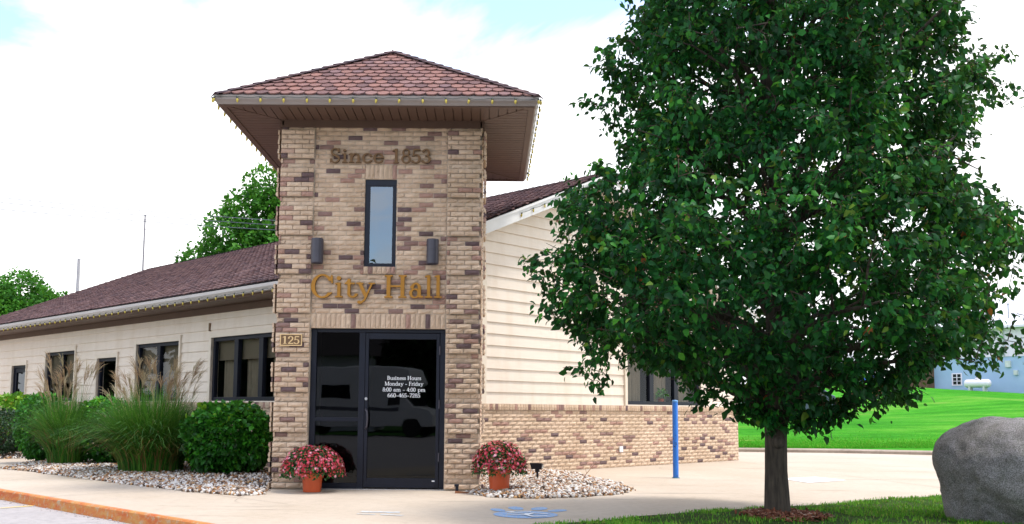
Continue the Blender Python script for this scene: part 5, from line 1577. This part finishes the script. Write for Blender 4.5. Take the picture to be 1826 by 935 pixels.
for (b0_, b1_) in ((.45, -6.0), (-12.45, -6.0)):
    mb.hexa([WH.p(-.3, b0_, 7.12), WH.p(WLn, b0_, 7.12), WH.p(-.3, b1_, 9.75), WH.p(WLn, b1_, 9.75), WH.p(-.3, b0_, 7.22), WH.p(WLn, b0_, 7.22), WH.p(-.3, b1_, 9.85), WH.p(WLn, b1_, 9.85)])
mb.build('roof', simple('pale_metal_roof', (.70, .70, .76), .4, .04, 2), ware)
mb = MB(); mb.box(WH, -.3, WLn, .45, .58, 7.08, 7.25); mb.build('gutter', mwhite, ware)
mb = MB(); a0 = 1.86
for (p_, q_, r_, s_) in ((a0, a0 + .75, 3.12, 3.2), (a0, a0 + .75, 3.95, 4.03), (a0, a0 + .08, 3.2, 3.95), (a0 + .67, a0 + .75, 3.2, 3.95), (a0 + .35, a0 + .4, 3.2, 3.95), (a0 + .08, a0 + .67, 3.43, 3.47), (a0 + .08, a0 + .67, 3.69, 3.73)):
    mb.box(WH, p_, q_, .0, .06, r_, s_)
wf = mb.build('window', mwhite, ware)
mb = MB(); mb.box(WH, a0 + .08, a0 + .67, .0, .02, 3.2, 3.95); mb.build('pane', simple('dark_pane', (.02, .02, .025), .1), wf)
for a0 in (5.6,):
    mb = MB(); mb.box(WH, a0, a0 + .12, .06, .16, 5.15, 7.1); mb.build('downspout', simple('grey_spout', (.5, .52, .55), .5), ware)
for a0, z0, s_ in ((5.75, 4.35, .35), (5.0, 4.3, .22), (6.3, 3.8, .25)):
    mb = MB(); mb.box(WH, a0, a0 + s_, 0, .18, z0, z0 + s_ * 1.3); mb.build('meter_box', simple('meter_grey', (.62, .63, .64), .5), ware)
for a0, bb, h_ in ((5.5, -1.2, 1.0), (4.6, -.2, .25)):
    z0 = 7.2 + (.45 - bb) * .41
    mb = MB(); q = WH.p(a0, bb, 0); mb.tube([(q.x, q.y, z0 - .1), (q.x, q.y, z0 + h_)], .05, 8); mb.lathe((q.x, q.y, z0 + h_), [(.09, -.02), (.09, .06), (0, .1)], 8); mb.build('roof_vent', simple('vent_grey', (.35, .36, .4), .5), ware)
# propane tank on legs
tk = WH.p(4.5, 1.6, 0); tzg = hill_z(tk.x, tk.y)
TF = Frame((tk.x, tk.y, max(tzg, 2.55)), wd, wn)
tank = thing('propane_tank', 'white horizontal gas tank on legs beside the blue wall', 'gas tank', tuple(TF.o))
mb = MB(); n = 20; prof = [(-.92, .02), (-.90, .14), (-.84, .24), (-.74, .29), (.74, .29), (.84, .24), (.90, .14), (.92, .02)]
vs = [TF.p(a_, r_ * math.cos(2 * PI * j / n), .52 + r_ * math.sin(2 * PI * j / n)) for a_, r_ in prof for j in range(n)]
mb.add(vs, [(i * n + j, i * n + (j + 1) % n, (i + 1) * n + (j + 1) % n, (i + 1) * n + j) for i in range(len(prof) - 1) for j in range(n)])
mb.build('tank', simple('white_tank', (.86, .76, .88), .35, .02, 3), tank, smooth=True)
for a_ in (-.5, .5):
    mb = MB(); mb.box(TF, a_ - .06, a_ + .06, -.22, .22, -.1, .3); mb.build('leg', simple('tank_leg', (.6, .6, .6), .6), tank)
mb = MB(); mb.lathe(tuple(TF.p(0, 0, .8)), [(.16, -.02), (.16, .08), (.12, .13), (0, .14)], 14); mb.build('valve_dome', mwhite, tank)
# brown plank shed left of the warehouse
s0 = cam_pt(1612, 700, 73); s1 = cam_pt(1654, 700, 71.2); sdv = Vector((s1.x - s0.x, s1.y - s0.y, 0)); sl_ = sdv.length; sdv.normalize(); sn = Vector((sdv.y, -sdv.x, 0))
if sn.dot(CAM - s0) < 0: sn = -sn
SF = Frame((s0.x, s0.y, 0), sdv, sn)
shed = thing('plank_shed', 'low brown plank shed against the left end of the warehouse', 'shed', (s0.x, s0.y, 2.6))
mb = MB()
k = 0
while k * .16 < sl_: mb.box(SF, k * .16, min(sl_, k * .16 + .15), -3, random.uniform(0, .015), 1.8, 4.85); k += 1
mb.build('wall', simple('brown_plank', (.16, .085, .055), .85, .2, 3), shed)
mb = MB(); mb.hexa([SF.p(-.1, .15, 4.78), SF.p(sl_ - .02, .15, 4.78), SF.p(-.1, -3.1, 5.08), SF.p(sl_ - .02, -3.1, 5.08), SF.p(-.1, .15, 4.86), SF.p(sl_ - .02, .15, 4.86), SF.p(-.1, -3.1, 5.16), SF.p(sl_ - .02, -3.1, 5.16)]); mb.build('roof', mwhite, shed)
# pale low building and blue tarpaulin behind the tree
h0 = cam_pt(1398, 690, 88); 
HF = Frame((h0.x, h0.y, 0), (1, 0, 0), (0, -1, 0))
hs = thing('pale_outbuilding', 'low pale grey outbuilding glimpsed through the pear tree leaves', 'outbuilding', (h0.x, h0.y, 3))
mb = MB(); mb.box(HF, 0, 7.6, -5, 0, 1.5, 5.4); mb.build('wall', simple('pale_grey_siding', (.55, .57, .58), .6, .04, 2), hs)
mb = MB(); mb.prism([HF.p(-.3, .35, 5.3), HF.p(-.3, -5.35, 5.3), HF.p(-.3, -2.5, 6.6)], Vector((8.2, 0, 0))); mb.build('roof', simple('grey_roof', (.3, .3, .32), .7), hs)
for a0 in (.9, 3.2): mb = MB(); mb.box(HF, a0, a0 + .9, -.02, .04, 3.6, 4.7); mb.build('window', simple('outbuilding_window', (.05, .06, .08), .15), hs)
bt = ground_at(1552, 74)
bm = bmesh.new(); bmesh.ops.create_icosphere(bm, subdivisions=3, radius=1)
for v in bm.verts:
    d_ = v.co.copy(); v.co = Vector((d_.x * .75, d_.y * .6, max(0, d_.z * .75 + .05 * mnoise.noise(d_ * 6)))); v.co *= 1 + .1 * mnoise.noise(d_ * 3)
me = bpy.data.meshes.new('tarpaulin'); bm.to_mesh(me); bm.free(); me.materials.append(simple('blue_tarp', (.015, .10, .55), .4, .1, 4))
o = link('tarpaulin_heap', me); o.location = bt + Vector((0, 0, -.02)); tag(o, 'bright blue tarpaulin over a heap on the crest of the grass hill', 'tarpaulin')
# parked car half hidden behind the trunk
def car(label, loc, rot, paint, scale=1.0):
    t = thing('parked_car', label, 'car', (0, 0, 0))
    fr = WORLD
    mp = simple('car_paint', paint, .25, .03, 2, spec=.6); mg = simple('car_window', (.03, .04, .05), .06, .1, 2); mt = simple('tyre', (.02, .02, .02), .85); ml = simple('car_lamp', (.75, .76, .78), .15)
    side = [(-2.25, .35), (-2.28, .62), (-2.2, .86), (-1.45, .98), (-.75, 1.42), (-.2, 1.50), (.75, 1.50), (1.5, 1.42), (2.0, 1.05), (2.2, .98), (2.25, .6), (2.2, .32), (1.75, .30), (1.68, .52), (1.5, .64), (1.25, .64), (1.08, .52), (1.0, .28), (-1.0, .28), (-1.07, .52), (-1.25, .64), (-1.5, .64), (-1.68, .52), (-1.75, .30)]
    mb = MB(); mb.prism([(x, -.86, z) for x, z in side], (0, 1.72, 0)); mb.build('body', mp, t, bevel=.05)
    for y in (-.872, .862):
        mb = MB(); mb.prism([(-1.25, y, 1.0), (-.72, y, 1.36), (-.15, y, 1.42), (-.15, y, 1.0)], (0, .01, 0)); mb.prism([(-.07, y, 1.0), (-.07, y, 1.42), (.75, y, 1.42), (.75, y, 1.0)], (0, .01, 0)); mb.prism([(.83, y, 1.0), (.83, y, 1.42), (1.42, y, 1.34), (1.75, y, 1.02)], (0, .01, 0)); mb.build('side_window', mg, t)
    mb = MB(); mb.hexa([(-1.44, -.72, 1.0), (-.80, -.66, 1.41), (-1.44, .72, 1.0), (-.80, .66, 1.41), (-1.46, -.72, 1.01), (-.82, -.66, 1.425), (-1.46, .72, 1.01), (-.82, .66, 1.425)]); mb.build('windscreen', mg, t)
    for x in (-1.37, 1.37):
        for y in (-.80, .80):
            mb = MB(); mb.tube([(x, y - .1, .32), (x, y + .1, .32)], .32, 24); w = mb.build('wheel', mt, t)
            mb = MB(); s_ = 1 if y > 0 else -1; mb.tube([(x, y + s_ * .09, .32), (x, y + s_ * .108, .32)], .2, 14); mb.build('rim', M['steel'], w)
    for y in (-.6, .6):
        mb = MB(); mb.box(fr, -2.285, -2.2, y - .18, y + .18, .66, .82); mb.build('headlight', ml, t)
    mb = MB(); mb.box(fr, -1.0, 1.6, -.5, .5, 1.5, 1.53); mb.build('roof_rack', mt, t)
    t.location = loc; t.rotation_euler = (0, 0, rot); t.scale = (scale,) * 3
    return t
cg = ground_at(1396, 46)
car('dark blue parked car half hidden behind the pear tree trunk on the hill', (cg.x, cg.y, cg.z - .03), R(4), (.03, .05, .10))

# ---------------------------------------------------------------- across the street: seen only as reflections in the door glass
mrv = simple('white_fibreglass', (.78, .78, .78), .3, .03, 2); mrd = simple('rv_glass', (.01, .012, .016), .08)
rv = thing('motorhome', 'white motorhome parked across the street, mirrored in the dark door glass', 'motorhome', (0, 0, 0))
sidep = [(-4.2, .55), (-4.2, 3.05), (-4.0, 3.15), (2.4, 3.15), (2.9, 3.0), (3.1, 2.35), (2.6, 2.05), (3.15, 1.35), (3.95, 1.2), (4.1, .95), (4.1, .45), (3.55, .42), (3.4, .75), (2.8, .75), (2.65, .42), (-1.6, .42), (-1.75, .75), (-2.4, .75), (-2.55, .45)]
mb = MB(); mb.prism([(x, -1.15, z) for x, z in sidep], (0, 2.3, 0)); mb.build('body', mrv, rv, bevel=.05)
for x0, x1, z0, z1 in ((-3.4, -2.3, 1.7, 2.3), (-1.2, .2, 1.7, 2.3), (2.0, 2.55, 1.4, 1.9)):
    for y in (-1.17, 1.155): mb = MB(); mb.box(WORLD, x0, x1, y, y + .015, z0, z1); mb.build('side_window', mrd, rv)
mb = MB(); mb.hexa([(2.66, -1.0, 2.0), (2.66, 1.0, 2.0), (3.2, -1.05, 1.38), (3.2, 1.05, 1.38), (2.72, -1.0, 2.02), (2.72, 1.0, 2.02), (3.26, -1.05, 1.4), (3.26, 1.05, 1.4)]); mb.build('windscreen', mrd, rv)
mb = MB(); mb.box(WORLD, 4.09, 4.13, -.55, .55, .62, 1.0); mb.build('grille', mrd, rv)
mb = MB(); mb.box(WORLD, -4.1, 2.5, 1.152, 1.165, 1.15, 1.3); mb.box(WORLD, -4.1, 2.5, -1.165, -1.152, 1.15, 1.3); mb.build('stripe', simple('rv_stripe', (.12, .13, .16), .4), rv)
for x in (-2.07, 3.1):
    for y in (-1.0, 1.0): mb = MB(); mb.tube([(x, y - .13, .4), (x, y + .13, .4)], .4, 20); mb.build('wheel', simple('rv_tyre', (.02, .02, .02), .8), rv)
rv.location = (-4.6, -31.5, -.13); rv.rotation_euler = (0, 0, R(14))
hh_ = thing('white_house', 'white sided house across the street behind the motorhome, mirrored in the sidelight', 'house', (-9, -42, -.2))
mb = MB(); mb.box(WORLD, -14, -5, -48, -42, -.2, 4.2); mb.build('wall', simple('house_siding', (.5, .5, .52), .6, .05, 2), hh_)
mb = MB(); mb.prism([(-14.4, -41.6, 4.1), (-14.4, -48.4, 4.1), (-14.4, -45, 6.6)], (9.8, 0, 0)); mb.build('roof', simple('house_roof', (.06, .05, .05), .9), hh_)
for x in (-12.5, -9.8, -7): mb = MB(); mb.box(WORLD, x, x + 1.1, -42.02, -41.96, 1.3, 2.8); mb.build('window', mrd, hh_)
for i, (x, y, s_) in enumerate(((-24, -46, 1.1), (-17, -50, 1.2), (-1.5, -44, .85), (3.5, -46, .9), (9, -43, .9), (14.5, -47, 1.2), (21, -45, 1.1), (28, -48, 1.2), (-9, -54, 1.4), (6, -53, 1.35))):
    bg_tree('street_tree', 'dark leafy tree in the row across the street, reflected in the entrance glass', (x, y, -.2), [(0, 0, 6.2 * s_, 2.6 * s_), (1.3, .4, 4.4 * s_, 2.6 * s_), (-1.5, .2, 4.2 * s_, 2.6 * s_), (0, 0, 2.2 * s_, 2.4 * s_)], 3200, .62, M['tree_leaf_dark'], 'row of trees across the street', gap=-.6, ns=.4)

for i, (x, y, s_) in enumerate(((-44, 8, 1.2), (-48, 17, 1.3), (-50, 27, 1.25), (-54, 38, 1.35), (-40, -3, 1.2))):  # unseen trees added to keep sky reflections out of the eave wall windows
    bg_tree('added_tree', 'added dark leafy tree out of view to the left, darkening the eave wall window reflections', (x, y, -.2), [(0, 0, 6.2 * s_, 2.8 * s_), (1.3, .4, 4.4 * s_, 2.8 * s_), (-1.5, .2, 4.2 * s_, 2.8 * s_), (0, 0, 2.2 * s_, 2.6 * s_)], 3000, .66, M['tree_leaf_dark'], 'added trees out of view on the left', gap=-.6, ns=.4)

# ---------------------------------------------------------------- sky and sun
wd_ = bpy.data.worlds.new('World'); SC.world = wd_; wd_.use_nodes = True
nt = wd_.node_tree; bgn = nt.nodes['Background']
SUN = Vector((.34, -.06, .92)).normalized()
sky = nt.nodes.new('ShaderNodeTexSky'); sky.sky_type = 'NISHITA'; sky.sun_disc = False
sky.sun_elevation = math.asin(SUN.z); sky.sun_rotation = math.atan2(SUN.x, SUN.y)
sky.air_density = 1.0; sky.dust_density = .6
tc = nt.nodes.new('ShaderNodeTexCoord')
mp = nt.nodes.new('ShaderNodeMapping'); mp.inputs['Scale'].default_value = (1, 1, 2.6); mp.inputs['Location'].default_value = (1.3, .1, .0); mp.inputs['Rotation'].default_value = (0, 0, -.11)
nt.links.new(tc.outputs['Generated'], mp.inputs['Vector'])
n1 = nt.nodes.new('ShaderNodeTexNoise'); n1.inputs['Scale'].default_value = 1.9; n1.inputs['Detail'].default_value = 9; n1.inputs['Roughness'].default_value = .55; n1.inputs['Distortion'].default_value = .5
nt.links.new(mp.outputs['Vector'], n1.inputs['Vector'])
# the cloud deck closes towards the horizon and opens higher up
sx_ = nt.nodes.new('ShaderNodeSeparateXYZ'); nt.links.new(tc.outputs['Generated'], sx_.inputs[0])
mr_ = nt.nodes.new('ShaderNodeMapRange'); mr_.inputs['From Min'].default_value = .285; mr_.inputs['From Max'].default_value = .40; mr_.inputs['To Min'].default_value = .16; mr_.inputs['To Max'].default_value = -.02
nt.links.new(sx_.outputs['Z'], mr_.inputs['Value'])
mr2 = nt.nodes.new('ShaderNodeMapRange'); mr2.inputs['From Min'].default_value = -.5; mr2.inputs['From Max'].default_value = .1; mr2.inputs['To Min'].default_value = -.45; mr2.inputs['To Max'].default_value = 1
nt.links.new(sx_.outputs['Y'], mr2.inputs['Value'])
ml_ = nt.nodes.new('ShaderNodeMath'); ml_.operation = 'MULTIPLY'; nt.links.new(mr_.outputs[0], ml_.inputs[0]); nt.links.new(mr2.outputs[0], ml_.inputs[1])
ad_ = nt.nodes.new('ShaderNodeMath'); ad_.operation = 'ADD'; nt.links.new(n1.outputs['Fac'], ad_.inputs[0]); nt.links.new(ml_.outputs[0], ad_.inputs[1])
msk = ramp(nt, ad_.outputs[0], [(.42, (0, 0, 0)), (.52, (1, 1, 1))])
n2 = nt.nodes.new('ShaderNodeTexNoise'); n2.inputs['Scale'].default_value = 3.2; n2.inputs['Detail'].default_value = 7
nt.links.new(mp.outputs['Vector'], n2.inputs['Vector'])
CL = 13.2
cld = ramp(nt, n2.outputs['Fac'], [(.3, (.80, .82, .86)), (.6, (1, 1, 1))])
vm = nt.nodes.new('ShaderNodeVectorMath'); vm.operation = 'SCALE'; vm.inputs['Scale'].default_value = CL
nt.links.new(cld.outputs['Color'], vm.inputs[0])
skb = nt.nodes.new('ShaderNodeVectorMath'); skb.operation = 'SCALE'; skb.inputs['Scale'].default_value = 2.9
nt.links.new(sky.outputs['Color'], skb.inputs[0])
nt.links.new(mixc(nt, skb.outputs[0], vm.outputs[0], msk.outputs['Color']), bgn.inputs['Color'])
bgn.inputs['Strength'].default_value = .085
sl = bpy.data.lights.new('sun', 'SUN'); sl.energy = 1.9; sl.angle = R(11); sl.color = (1, .95, .87)
so = bpy.data.objects.new('sun', sl); COL.objects.link(so); so.rotation_euler = SUN.to_track_quat('Z', 'Y').to_euler()

vs_ = SC.view_settings; SC.display_settings.display_device = 'sRGB'
vs_.view_transform = 'Standard'; vs_.look = 'None'; vs_.gamma = 1; vs_.use_curve_mapping = False; vs_.exposure = .82
SC.cycles.max_bounces = 8; SC.cycles.diffuse_bounces = 3; SC.cycles.glossy_bounces = 3; SC.cycles.transparent_max_bounces = 8
SC.cycles.use_denoising = True
for o in SC.objects:
    if '_w' in o: del o['_w']
